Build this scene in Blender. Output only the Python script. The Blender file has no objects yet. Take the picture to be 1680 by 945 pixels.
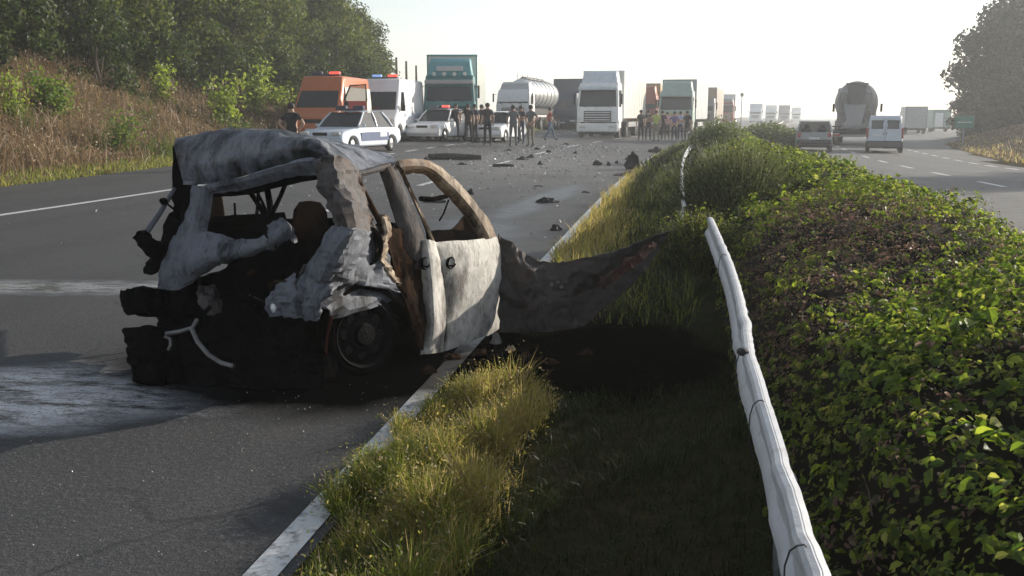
import bpy, bmesh, math, random
import numpy as np
from mathutils import Vector, Matrix, noise
R = math.radians
random.seed(7); rng = np.random.default_rng(7)
S = bpy.context.scene
COL = S.collection

# ------------------------------------------------------------------ camera, sky, sun, exposure
FPX, CX, CY, CAMH = 1600.0, 840.0, 472.5, 1.5
PITCH = math.atan(282 / FPX)
YAW = math.atan(270 / (FPX * math.cos(PITCH) + 282 * math.sin(PITCH)))
cam = bpy.data.objects.new('camera', bpy.data.cameras.new('camera'))
COL.objects.link(cam)
cam.location = (0, 0, CAMH)
cam.rotation_euler = (math.pi / 2 - PITCH, 0, YAW)
cam.data.sensor_width = 36; cam.data.lens = FPX / 1680 * 36
cam.data.clip_start = .05; cam.data.clip_end = 3000
S.camera = cam

SUN_AZ, SUN_EL = 47.0, 16.0
W = bpy.data.worlds.new('World'); S.world = W; W.use_nodes = True
_nt = W.node_tree
_sky = _nt.nodes.new('ShaderNodeTexSky'); _sky.sky_type = 'NISHITA'; _sky.sun_disc = False
_sky.sun_elevation = R(SUN_EL); _sky.sun_rotation = R(SUN_AZ)
_sky.air_density = 1.0; _sky.dust_density = .8; _sky.ozone_density = 1.0
_hs = _nt.nodes.new('ShaderNodeHueSaturation'); _hs.inputs['Saturation'].default_value = .5
_nt.links.new(_sky.outputs[0], _hs.inputs['Color']); _nt.links.new(_hs.outputs[0], _nt.nodes['Background'].inputs[0])
_nt.nodes['Background'].inputs[1].default_value = .145
sun = bpy.data.objects.new('sun', bpy.data.lights.new('sun', 'SUN')); COL.objects.link(sun)
sun.data.energy = 5.0; sun.data.angle = R(.6); sun.data.color = (1, .92, .80)
sun.rotation_euler = (R(90 - SUN_EL), 0, R(180 - SUN_AZ))
S.view_settings.view_transform = 'Standard'; S.view_settings.look = 'None'
S.view_settings.exposure = .42; S.view_settings.gamma = 1
S.render.engine = 'CYCLES'
S.cycles.use_denoising = True
S.cycles.max_bounces = 6; S.cycles.transparent_max_bounces = 12; S.cycles.volume_bounces = 1
HAZE = .0014

# ------------------------------------------------------------------ pixel helper (photo pixel + distance -> world point)
_cp, _sp, _cy, _sy = math.cos(PITCH), math.sin(PITCH), math.cos(YAW), math.sin(YAW)
FW = Vector((-_sy * _cp, _cy * _cp, -_sp)); RT = Vector((_cy, _sy, 0)); UP = RT.cross(FW)
CAM = Vector((0, 0, CAMH))
def ray(px, py): return FW * FPX + RT * (px - CX) - UP * (py - CY)
def at(px, py, y):
    r = ray(px, py); return CAM + r * (y / r.y)
def gnd(px, py, z=0.0):
    r = ray(px, py); return CAM + r * ((z - CAMH) / r.z)
def onplane(px, py, p0, n):
    r = ray(px, py); return CAM + r * ((Vector(p0) - CAM).dot(n) / r.dot(n))

# ------------------------------------------------------------------ road geometry: u to the right, s along
RC, S0, S1 = 500.0, 14.0, 71.0
TH1 = (S1 - S0) / RC
def sm(x, a, b):
    t = np.clip((np.asarray(x, float) - a) / (b - a), 0, 1); return t * t * (3 - 2 * t)
def road_xy(u, s):
    u = np.asarray(u, float); s = np.asarray(s, float)
    th = np.clip((s - S0) / RC, 0, TH1)
    x = RC - (RC - u) * np.cos(th); y = np.minimum(s, S0) + (RC - u) * np.sin(th)
    ex = np.maximum(s - S1, 0)
    return x + ex * math.sin(TH1), y + ex * math.cos(TH1)
def heading(s): return float(np.clip((s - S0) / RC, 0, TH1))
def road_us(x, y):
    s = float(y); u = float(x)
    for _ in range(6):
        X, Y = road_xy(u, s); th = heading(s)
        dx, dy = x - float(X), y - float(Y)
        u += dx * math.cos(th) - dy * math.sin(th); s += dx * math.sin(th) + dy * math.cos(th)
    return u, s
def zf(u, s):
    u = np.asarray(u, float); s = np.asarray(s, float)
    z = -.03 * sm(s, 15, 45) * np.clip(u, -14, 14)
    hb = np.interp(s, [-30, 0, 20, 30, 38, 50, 65, 85, 130, 700], [4.4, 4.4, 4.3, 3.7, 2.9, 2.1, 1.5, .9, .5, .2])
    z = z + hb * (.72 * sm(-u, 14.6, 21.5) + .28 * sm(-u, 19, 30)) + .12 * sm(-u, 14.2, 15)
    hr = np.interp(s, [-30, 30, 60, 78, 95, 700], [1.3, 1.5, 1.7, 1.3, .15, 0])
    z = z + hr * sm(u, 15.2, 21)
    return z
def P(u, s, dz=0.0):
    x, y = road_xy(u, s); return Vector((float(x), float(y), float(zf(u, s)) + dz))
def zxy(x, y):
    u, s = road_us(x, y); return float(zf(u, s))
def spot(px, y):
    x = at(px, 190.5, y).x; return Vector((x, y, zxy(x, y)))

# ------------------------------------------------------------------ materials
def newmat(name):
    m = bpy.data.materials.new(name); m.use_nodes = True
    nt = m.node_tree; b = nt.nodes['Principled BSDF']; return m, nt, b
def nd(nt, t, **kw):
    n = nt.nodes.new(t)
    for k, v in kw.items(): setattr(n, k, v)
    return n
def lk(nt, a, b): nt.links.new(a, b)
def noise_n(nt, scale, detail=4, rough=.55, vec=None, obj=True):
    n = nd(nt, 'ShaderNodeTexNoise'); n.inputs['Scale'].default_value = scale
    n.inputs['Detail'].default_value = detail; n.inputs['Roughness'].default_value = rough
    if vec is None:
        tc = nd(nt, 'ShaderNodeTexCoord'); vec = tc.outputs['Object']
    lk(nt, vec, n.inputs['Vector']); return n.outputs['Fac']
def mrange(nt, v, a, b, c=0, d=1):
    n = nd(nt, 'ShaderNodeMapRange'); n.clamp = True; lk(nt, v, n.inputs[0])
    for i, q in enumerate((a, b, c, d)): n.inputs[i + 1].default_value = q
    return n.outputs[0]
def mixc(nt, f, a, b):
    n = nd(nt, 'ShaderNodeMix', data_type='RGBA'); 
    if isinstance(f, (int, float)): n.inputs[0].default_value = f
    else: lk(nt, f, n.inputs[0])
    for i, q in ((6, a), (7, b)):
        if isinstance(q, (tuple, list)): n.inputs[i].default_value = (*q, 1)
        else: lk(nt, q, n.inputs[i])
    return n.outputs[2]
def mth(nt, op, a, b=None):
    n = nd(nt, 'ShaderNodeMath', operation=op); n.use_clamp = op in ('ADD', 'MULTIPLY', 'SUBTRACT')
    for i, q in enumerate((a, b)):
        if q is None: continue
        if isinstance(q, (int, float)): n.inputs[i].default_value = q
        else: lk(nt, q, n.inputs[i])
    return n.outputs[0]
def bump(nt, b, h, strength=.3, dist=.02):
    n = nd(nt, 'ShaderNodeBump'); n.inputs['Strength'].default_value = strength; n.inputs['Distance'].default_value = dist
    lk(nt, h, n.inputs['Height']); lk(nt, n.outputs[0], b.inputs['Normal'])
def ellipse(nt, cx, cy, rx, ry, ang=0, wob=.35, sc=1.6, soft=.5):
    """mask 1 inside an irregular ellipse on the ground (object = world coordinates)"""
    tc = nd(nt, 'ShaderNodeTexCoord'); mp = nd(nt, 'ShaderNodeMapping', vector_type='TEXTURE')
    mp.inputs['Location'].default_value = (cx, cy, 0); mp.inputs['Rotation'].default_value = (0, 0, ang)
    mp.inputs['Scale'].default_value = (rx, ry, 1e4)
    lk(nt, tc.outputs['Object'], mp.inputs[0])
    ln = nd(nt, 'ShaderNodeVectorMath', operation='LENGTH'); lk(nt, mp.outputs[0], ln.inputs[0])
    nz = noise_n(nt, sc, 5)
    w = mth(nt, 'MULTIPLY_ADD', nz, wob * 2); w.node.inputs[2].default_value = -wob; w.node.use_clamp = False
    a = nd(nt, 'ShaderNodeMath', operation='ADD'); lk(nt, ln.outputs['Value'], a.inputs[0]); lk(nt, w, a.inputs[1])
    return mrange(nt, a.outputs[0], 1, 1 - soft)
def simple(name, col, rough=.6, metal=0, var=.25, sc=6, bmp=0, spec=None, dirt=None, dsc=3, dlo=.5, dhi=.7):
    m, nt, b = newmat(name)
    f = noise_n(nt, sc, 5)
    c = mixc(nt, mrange(nt, f, .3, .7), tuple(x * (1 - var) for x in col), tuple(min(1, x * (1 + var)) for x in col))
    if dirt: c = mixc(nt, mrange(nt, noise_n(nt, dsc, 6, .65), dlo, dhi), c, dirt)
    lk(nt, c, b.inputs['Base Color']); b.inputs['Roughness'].default_value = rough; b.inputs['Metallic'].default_value = metal
    if spec is not None: b.inputs['Specular IOR Level'].default_value = spec
    if bmp: bump(nt, b, noise_n(nt, sc * 5, 4), bmp)
    return m
def leafmat(name, cols, trans=.45, rough=.5):
    """each leaf (mesh island) takes one of the leaf colours; light passes through"""
    m, nt, b = newmat(name)
    g = nd(nt, 'ShaderNodeNewGeometry'); cr = nd(nt, 'ShaderNodeValToRGB')
    lk(nt, g.outputs['Random Per Island'], cr.inputs[0])
    e = cr.color_ramp.elements
    while len(e) < len(cols): e.new(.5)
    for i, c in enumerate(cols): e[i].position = i / (len(cols) - 1); e[i].color = (*c, 1)
    b.inputs['Roughness'].default_value = rough; b.inputs['Specular IOR Level'].default_value = .35
    lk(nt, cr.outputs[0], b.inputs['Base Color'])
    t = nd(nt, 'ShaderNodeBsdfTranslucent'); mx = nd(nt, 'ShaderNodeMixShader'); mx.inputs[0].default_value = trans
    hs = nd(nt, 'ShaderNodeHueSaturation'); hs.inputs['Value'].default_value = 1.5; hs.inputs['Saturation'].default_value = 1.1
    lk(nt, cr.outputs[0], hs.inputs['Color']); lk(nt, hs.outputs[0], t.inputs[0])
    lk(nt, b.outputs[0], mx.inputs[1]); lk(nt, t.outputs[0], mx.inputs[2])
    lk(nt, mx.outputs[0], nt.nodes['Material Output'].inputs[0]); return m
def glassmat(name, tint, clear=.45, rough=.05):
    m, nt, b = newmat(name)
    b.inputs['Base Color'].default_value = (*tint, 1); b.inputs['Roughness'].default_value = rough
    t = nd(nt, 'ShaderNodeBsdfTransparent'); mx = nd(nt, 'ShaderNodeMixShader'); mx.inputs[0].default_value = clear
    lk(nt, b.outputs[0], mx.inputs[1]); lk(nt, t.outputs[0], mx.inputs[2]); lk(nt, mx.outputs[0], nt.nodes['Material Output'].inputs[0]); return m
def emitmat(name, col, st):
    m, nt, b = newmat(name); b.inputs['Base Color'].default_value = (*col, 1)
    b.inputs['Emission Color'].default_value = (*col, 1); b.inputs['Emission Strength'].default_value = st; return m

def asphalt(name, special=False, base=(.055, .052, .050)):
    m, nt, b = newmat(name)
    big = noise_n(nt, .35, 4); fine = noise_n(nt, 34, 4, .8); mid = noise_n(nt, 3, 5, .6); grit = noise_n(nt, 85, 3, .7)
    c = mixc(nt, mrange(nt, big, .35, .65), tuple(x * .85 for x in base), tuple(x * 1.2 for x in base))
    c = mixc(nt, mrange(nt, mid, .45, .75, 0, .5), c, tuple(x * q for x, q in zip(base, (1.5, 1.4, 1.3))))
    c = mixc(nt, mrange(nt, fine, .50, .66, 0, .9), c, tuple(x * 2.2 for x in base))
    c = mixc(nt, mrange(nt, grit, .62, .68, 0, .95), c, tuple(min(.5, x * 5.5) for x in base))
    c = mixc(nt, mrange(nt, grit, .36, .26, 0, .9), c, tuple(x * .25 for x in base))
    tcv = nd(nt, 'ShaderNodeTexCoord'); vo = nd(nt, 'ShaderNodeTexVoronoi', feature='DISTANCE_TO_EDGE'); vo.inputs['Scale'].default_value = .42
    ad = nd(nt, 'ShaderNodeVectorMath', operation='MULTIPLY_ADD'); nz = nd(nt, 'ShaderNodeTexNoise'); nz.inputs['Scale'].default_value = 2.2; nz.inputs['Detail'].default_value = 5; lk(nt, tcv.outputs['Object'], nz.inputs['Vector'])
    lk(nt, nz.outputs['Color'], ad.inputs[0]); ad.inputs[1].default_value = (.7, .7, 0); lk(nt, tcv.outputs['Object'], ad.inputs[2]); lk(nt, ad.outputs[0], vo.inputs['Vector'])
    crack = mth(nt, 'MULTIPLY', mrange(nt, vo.outputs['Distance'], .010, .003), mrange(nt, big, .46, .56)); c = mixc(nt, mth(nt, 'MULTIPLY', crack, .7), c, tuple(x * .3 for x in base))
    sxy = nd(nt, 'ShaderNodeSeparateXYZ'); lk(nt, tcv.outputs['Object'], sxy.inputs[0]); trk = nd(nt, 'ShaderNodeMath', operation='SINE'); tm = nd(nt, 'ShaderNodeMath', operation='MULTIPLY'); lk(nt, sxy.outputs[0], tm.inputs[0]); tm.inputs[1].default_value = 3.3; lk(nt, tm.outputs[0], trk.inputs[0])
    c = mixc(nt, mth(nt, 'MULTIPLY', mrange(nt, trk.outputs[0], .2, 1), mrange(nt, mid, .3, .7, .1, .4)), c, tuple(x * .6 for x in base))
    rough = mrange(nt, mid, .3, .7, .62, .78)
    h = mth(nt, 'ADD', fine, mth(nt, 'MULTIPLY', grit, .5)); h.node.use_clamp = False
    if special:
        wet = ellipse(nt, -3.6, 4.55, 1.6, .75, .28, .40, 1.5, .5)
        wet2 = ellipse(nt, -5.6, 7.75, 2.6, .42, .1, .35, 2.5, .6)
        wet3 = ellipse(nt, -2.35, 17.5, .5, 5.5, -.06, .4, .8, .5)
        wet4 = ellipse(nt, -2.6, 13.0, .9, 2.0, .25, .4, 1.2, .6)
        wets = mth(nt, 'MAXIMUM', mth(nt, 'MAXIMUM', wet, wet2), mth(nt, 'MULTIPLY', mth(nt, 'MAXIMUM', wet3, wet4), .6))
        tcs = nd(nt, 'ShaderNodeTexCoord'); mps = nd(nt, 'ShaderNodeMapping'); mps.inputs['Scale'].default_value = (1, 3.2, 1); mps.inputs['Rotation'].default_value = (0, 0, -.15); lk(nt, tcs.outputs['Object'], mps.inputs[0])
        streak = mrange(nt, noise_n(nt, 2.6, 9, .82, mps.outputs[0]), .41, .54)
        wet_glare = mth(nt, 'MULTIPLY', mth(nt, 'MULTIPLY', mth(nt, 'MAXIMUM', wet, mth(nt, 'MULTIPLY', wet2, .45)), streak), mth(nt, 'MAXIMUM', mrange(nt, noise_n(nt, 42, 8, .85), .40, .50), mrange(nt, noise_n(nt, 5, 6, .7), .42, .60, 0, .8)))  # white streaks paint the sky's reflection on the wet road
        soot_shade = mth(nt, 'MAXIMUM', ellipse(nt, -2.05, 5.45, 1.65, 1.15, .15, .22, 2, .4), ellipse(nt, -1.3, 6.1, 1.3, 1.1, 0, .3, 2, .4))  # soot round the wreck, with its shadow painted black as well
        stain = mth(nt, 'MAXIMUM', ellipse(nt, -3.2, 24.0, 1.3, 1.0, 0, .5, 1.5, .9), ellipse(nt, -.9, 24.5, 1.1, .8, 0, .5, 1.5, .9))
        pale = ellipse(nt, -4.5, 30, 5.5, 14, .1, .4, .5, .9)  # lighter far lanes: hazy low-sun sheen put into the asphalt colour
        c = mixc(nt, mth(nt, 'MULTIPLY', pale, .6), c, (.19, .18, .165))
        c = mixc(nt, mth(nt, 'MULTIPLY', stain, .55), c, (.03, .024, .018))
        c = mixc(nt, mth(nt, 'MULTIPLY', wets, .75), c, (.014, .014, .016))
        c = mixc(nt, mth(nt, 'MULTIPLY', wet_glare, .9), c, (.86, .88, .92))
        c = mixc(nt, mth(nt, 'MULTIPLY', soot_shade, .97), c, (.0015, .0015, .0015))
        rr = nd(nt, 'ShaderNodeMix', data_type='FLOAT'); lk(nt, wets, rr.inputs[0]); lk(nt, rough, rr.inputs[2]); rr.inputs[3].default_value = .2
        rough = rr.outputs[0]
        r2 = nd(nt, 'ShaderNodeMix', data_type='FLOAT'); lk(nt, soot_shade, r2.inputs[0]); lk(nt, rough, r2.inputs[2]); r2.inputs[3].default_value = .9
        rough = r2.outputs[0]
        sp = mrange(nt, soot_shade, 0, 1, .45, 0); lk(nt, sp, b.inputs['Specular IOR Level'])
    lk(nt, c, b.inputs['Base Color']); lk(nt, rough, b.inputs['Roughness']); bump(nt, b, h, .8, .010)
    return m
M = {}
M['asphalt'] = asphalt('asphalt_worn', True, (.043, .0425, .043))
M['asphalt_right'] = asphalt('asphalt_right', False, (.075, .072, .068))
def linepaint():
    m, nt, b = newmat('line_paint'); f = noise_n(nt, 14, 6, .7)
    c = mixc(nt, mrange(nt, f, .34, .50), (.16, .155, .15), (.58, .59, .585)); c = mixc(nt, mth(nt, 'MULTIPLY', ellipse(nt, -1.3, 5.55, .9, .85, 0, .3, 3, .5), .97), c, (.004, .004, .004)); lk(nt, c, b.inputs['Base Color']); b.inputs['Roughness'].default_value = .6
    bump(nt, b, noise_n(nt, 90, 3), .3, .004); return m
M['line'] = linepaint()
def groundmat():
    m, nt, b = newmat('soil_and_grass')
    f = noise_n(nt, .8, 6, .6); g = noise_n(nt, 9, 6, .65)
    c = mixc(nt, mrange(nt, f, .35, .65), (.045, .038, .019), (.035, .038, .014))
    c = mixc(nt, mrange(nt, g, .45, .7, 0, .7), c, (.08, .065, .034))
    tc = nd(nt, 'ShaderNodeTexCoord'); sx = nd(nt, 'ShaderNodeSeparateXYZ'); lk(nt, tc.outputs['Object'], sx.inputs[0])
    dryb = mth(nt, 'MAXIMUM', mrange(nt, sx.outputs[0], -12.5, -14.5), mrange(nt, sx.outputs[0], 12.5, 15))
    c = mixc(nt, mth(nt, 'MULTIPLY', dryb, .85), c, mixc(nt, mrange(nt, g, .35, .65), (.07, .05, .028), (.15, .11, .062)))
    ash = mth(nt, 'MAXIMUM', ellipse(nt, -.35, 6.0, 1.0, 1.5, 0, .35, 2, .4), ellipse(nt, -1.2, 5.9, 1.2, .9, .3, .3, 2, .4))
    c = mixc(nt, mth(nt, 'MULTIPLY', ash, .97), c, (.0015, .0015, .0015))
    lk(nt, c, b.inputs['Base Color']); b.inputs['Roughness'].default_value = .95; b.inputs['Specular IOR Level'].default_value = 0
    bump(nt, b, g, .8, .08); return m
M['ground'] = groundmat()
M['grass'] = leafmat('grass_blades', [(.13, .165, .032), (.09, .13, .022), (.23, .22, .06), (.17, .185, .045), (.07, .105, .018)], .5)
M['grass_gold'] = leafmat('grass_golden', [(.40, .32, .11), (.30, .26, .07), (.21, .215, .05), (.46, .37, .18), (.34, .23, .10)], .55)
M['grass_shade'] = leafmat('grass_shaded', [(.018, .027, .007), (.03, .037, .01), (.013, .022, .005)], .3)  # blade colour darkened to carry the shade beside the hedge
M['verge'] = leafmat('verge_grass', [(.19, .23, .045), (.25, .26, .07), (.15, .20, .035)], .4)
M['dry'] = leafmat('dry_stalks', [(.25, .165, .095), (.18, .115, .068), (.33, .235, .14), (.13, .105, .05), (.23, .15, .095)], .35)
M['dry_seed'] = leafmat('seed_heads', [(.36, .26, .17), (.50, .42, .30), (.22, .14, .09)], .3)
M['weed'] = leafmat('weed_leaves', [(.07, .11, .02), (.10, .14, .03), (.05, .08, .02)], .4)
M['sapling'] = leafmat('sapling_leaves', [(.20, .27, .04), (.32, .37, .07), (.14, .20, .03), (.42, .44, .14)], .5)
M['sapling_dark'] = leafmat('shrub_leaves', [(.10, .17, .03), (.16, .23, .04), (.07, .12, .02), (.24, .28, .06)], .45)
M['leaf_a'] = leafmat('tree_leaves', [(.065, .092, .02), (.10, .12, .028), (.04, .066, .015), (.17, .17, .045)], .5)
M['leaf_b'] = leafmat('tree_leaves_deep', [(.032, .055, .014), (.055, .078, .02), (.02, .038, .010), (.11, .12, .034)], .45)
M['leaf_far'] = leafmat('tree_leaves_far', [(.026, .045, .018), (.038, .058, .024), (.018, .035, .014)], .12)
M['hedge'] = leafmat('hedge_leaves', [(.05, .085, .015), (.13, .18, .028), (.03, .055, .012), (.25, .30, .05), (.08, .12, .02), (.34, .34, .08)], .56, .55)
M['hedge_dry'] = leafmat('hedge_dry_leaves', [(.13, .075, .06), (.18, .11, .085), (.085, .05, .045), (.25, .18, .13), (.10, .08, .045), (.06, .085, .03)], .4)
M['hedge_core'] = simple('hedge_litter_shaded', (.009, .007, .004), .95, var=.5, sc=8, spec=.1)  # litter colour lowered for the shade between the leaves
M['tuft'] = leafmat('feathery_grass', [(.13, .15, .06), (.18, .19, .085), (.085, .105, .04)], .35)
M['twig'] = simple('twigs', (.10, .075, .055), .8, var=.3)
M['bark'] = simple('bark', (.07, .055, .04), .9, var=.4, sc=5, bmp=.6)
M['rail'] = simple('rail_white', (.56, .56, .57), .5, 0, .10, 10, .12, dirt=(.30, .28, .26), dsc=9, dlo=.56, dhi=.75)
M['galv'] = simple('galvanised', (.25, .25, .25), .5, .6, .2)
M['wire'] = simple('wire', (.02, .02, .02), .5)
def burnt(name, pale, dark, rust, lo, hi, rlo, rhi, sc=3.2, rough=.75, metal=0.0):
    m, nt, b = newmat(name)
    tc = nd(nt, 'ShaderNodeTexCoord'); mp = nd(nt, 'ShaderNodeMapping'); mp.inputs['Scale'].default_value = (1, 1, .55)
    lk(nt, tc.outputs['Object'], mp.inputs[0]); v = mp.outputs[0]
    a = noise_n(nt, sc, 8, .68, v); r = noise_n(nt, sc * 1.7, 7, .7, v); g = noise_n(nt, 38, 5, .7, v); st = noise_n(nt, 11, 6, .7, v)
    c = mixc(nt, mrange(nt, st, .35, .65), tuple(x * .72 for x in pale), pale)
    c = mixc(nt, mrange(nt, r, rlo, rhi, 0, .9), c, rust)
    c = mixc(nt, mrange(nt, a, lo, hi, 0, .97), c, dark)
    c = mixc(nt, mrange(nt, g, .56, .66, 0, .65), c, tuple(x * .3 for x in pale))
    c = mixc(nt, mrange(nt, noise_n(nt, sc * 5, 8, .72, v), .52, .66, 0, .7), c, tuple(x * .5 + y * .5 for x, y in zip(dark, rust)))
    lk(nt, c, b.inputs['Base Color']); b.inputs['Roughness'].default_value = rough; b.inputs['Metallic'].default_value = metal
    b.inputs['Specular IOR Level'].default_value = .3 if max(pale) > .06 else 0
    hh = mth(nt, 'ADD', a, mth(nt, 'MULTIPLY', st, .6)); hh.node.use_clamp = False
    bump(nt, b, hh, .5, .025); return m
M['b_roof'] = burnt('burnt_roof', (.17, .178, .205), (.009, .009, .010), (.05, .038, .032), .45, .55, .56, .70, 2.6, .42)
M['b_blue'] = burnt('burnt_panel_pale', (.165, .175, .205), (.008, .008, .009), (.06, .042, .034), .545, .66, .62, .75, 3.0)
M['b_pillar'] = burnt('burnt_pillar', (.10, .094, .096), (.016, .014, .013), (.085, .05, .032), .50, .66, .48, .66, 4.0)
M['b_cream'] = burnt('burnt_door_cream', (.60, .575, .53), (.09, .085, .082), (.20, .155, .115), .52, .68, .58, .74, 3.0)
M['b_frame'] = burnt('burnt_window_frame', (.42, .34, .25), (.05, .035, .025), (.16, .09, .05), .48, .62, .48, .64, 5.0)
M['b_brown'] = burnt('burnt_brown', (.05, .036, .026), (.007, .006, .005), (.075, .034, .018), .46, .62, .45, .65, 4.0)
M['b_flap'] = burnt('burnt_flap', (.07, .062, .057), (.014, .012, .011), (.075, .032, .02), .48, .68, .54, .70, 2.2, .65)
M['b_rustband'] = burnt('rust_band', (.065, .024, .016), (.014, .009, .008), (.09, .03, .018), .42, .60, .5, .66, 6.0, .9)
M['b_soot'] = burnt('soot_black', (.008, .0075, .0075), (.0025, .0025, .0025), (.016, .008, .005), .45, .6, .58, .7, 5.0, .85)
M['b_rust'] = burnt('rust_arch', (.008, .004, .003), (.0025, .002, .002), (.016, .005, .003), .45, .62, .45, .62, 5.0, .9)
M['b_metal'] = simple('bare_metal', (.16, .155, .15), .45, .5, .4, 9)
M['b_rim'] = simple('burnt_rim', (.009, .009, .0095), .9, 0, .6, 14, .5, spec=.1, dirt=(.003, .003, .003), dsc=9, dlo=.45, dhi=.6)
M['black'] = simple('black_plastic', (.006, .006, .006), .5, spec=.25)
M['debris'] = simple('debris_dark', (.022, .02, .019), .75, 0, .5, 12)
M['wood'] = simple('plank_dark', (.05, .042, .035), .8, 0, .4, 9)
M['glassbits'] = simple('glass_bits', (.62, .62, .6), .25)
M['tyre'] = simple('tyre', (.014, .014, .014), .85)
M['chrome'] = simple('wheel_rim', (.35, .35, .36), .3, .7, .2)
M['glass'] = glassmat('tinted_glass', (.012, .016, .018), .18)
M['glass_clear'] = glassmat('clear_glass', (.02, .026, .028), .55)
M['glass_dark'] = simple('dark_glass', (.018, .022, .024), .08, 0, .2, 1.5)
M['lamp'] = simple('headlamp', (.62, .62, .6), .15)
M['red_lamp'] = simple('tail_lamp', (.32, .02, .015), .2)
def paint(name, c, rough=.35): return simple(name, c, rough, 0, .06, 3, spec=.5, dirt=tuple(x * .55 for x in c), dsc=5, dlo=.55, dhi=.85)
for nme, c in dict(white=(.74, .75, .76), cream=(.72, .69, .62), orange=(.50, .14, .045), red=(.42, .05, .035), police_blue=(.05, .085, .19), green=(.045, .17, .165),
                   teal=(.12, .34, .36), grey=(.22, .225, .235), dark_grey=(.10, .10, .11), mid_grey=(.30, .30, .31), navy=(.035, .05, .085), pale_green=(.26, .36, .33), rust_red=(.33, .085, .05), silver=(.44, .45, .46),
                   hatch_grey=(.20, .20, .215), pale_blue=(.56, .61, .68), bumper_dark=(.03, .032, .038), tan=(.32, .24, .17), sign_green=(.02, .16, .12), ochre=(.45, .30, .12)).items():
    M[nme] = paint('paint_' + nme, c)
M['steel'] = simple('tank_steel', (.62, .62, .61), .32, .55, .1, 4)
M['concrete_drum'] = simple('mixer_drum', (.27, .27, .28), .6, 0, .2, 3, dirt=(.16, .155, .15))
M['beacon_red'] = emitmat('beacon_red', (.85, .10, .07), .8)
M['beacon_blue'] = emitmat('beacon_blue', (.25, .42, .8), .5)
M['beacon_off'] = simple('beacon_housing', (.06, .06, .10), .3)
M['headlight_on'] = emitmat('headlight_on', (1, .93, .82), 2.5)
M['skin'] = simple('skin', (.40, .25, .18), .6, 0, .08)
M['hair'] = simple('hair', (.02, .015, .012), .7)
for nme, c in dict(c_black=(.010, .010, .012), c_dark=(.045, .045, .052), c_navy=(.03, .04, .075), c_grey=(.12, .125, .13), c_red=(.28, .05, .045), c_jean=(.10, .14, .21), c_purple=(.20, .13, .30),
                   c_white=(.6, .6, .6), c_yellow=(.42, .48, .10), c_pink=(.55, .30, .36), c_khaki=(.20, .18, .13), c_lightblue=(.35, .42, .6), c_shoe=(.02, .02, .02)).items():
    M[nme] = simple('cloth' + nme[1:], c, .9, 0, .2, 20)

# ------------------------------------------------------------------ mesh helpers
def link(name, me, parent=None):
    o = bpy.data.objects.new(name, me); COL.objects.link(o)
    if parent is not None: o.parent = parent
    return o
def thing(name, label, cat, loc=(0, 0, 0), rz=0.0, group=None):
    o = link(name, None); o.location = loc; o.rotation_euler = (0, 0, rz)
    o['label'] = label; o['category'] = cat
    if group: o['group'] = group
    return o
def tag(o, label, cat, group=None):
    o['label'] = label; o['category'] = cat
    if group: o['group'] = group
    return o
def dup(root, loc, rz=0.0, sc=None, label=None, group=None):
    r = root.copy(); COL.objects.link(r); r.location = loc; r.rotation_euler = (0, 0, rz)
    if sc is not None: r.scale = sc if isinstance(sc, (tuple, list)) else (sc,) * 3
    if label: r['label'] = label
    if group: r['group'] = group
    for ch in list(root.children):
        c = ch.copy(); COL.objects.link(c); c.parent = r
        for g in list(ch.children):
            d = g.copy(); COL.objects.link(d); d.parent = c
    return r
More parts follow.
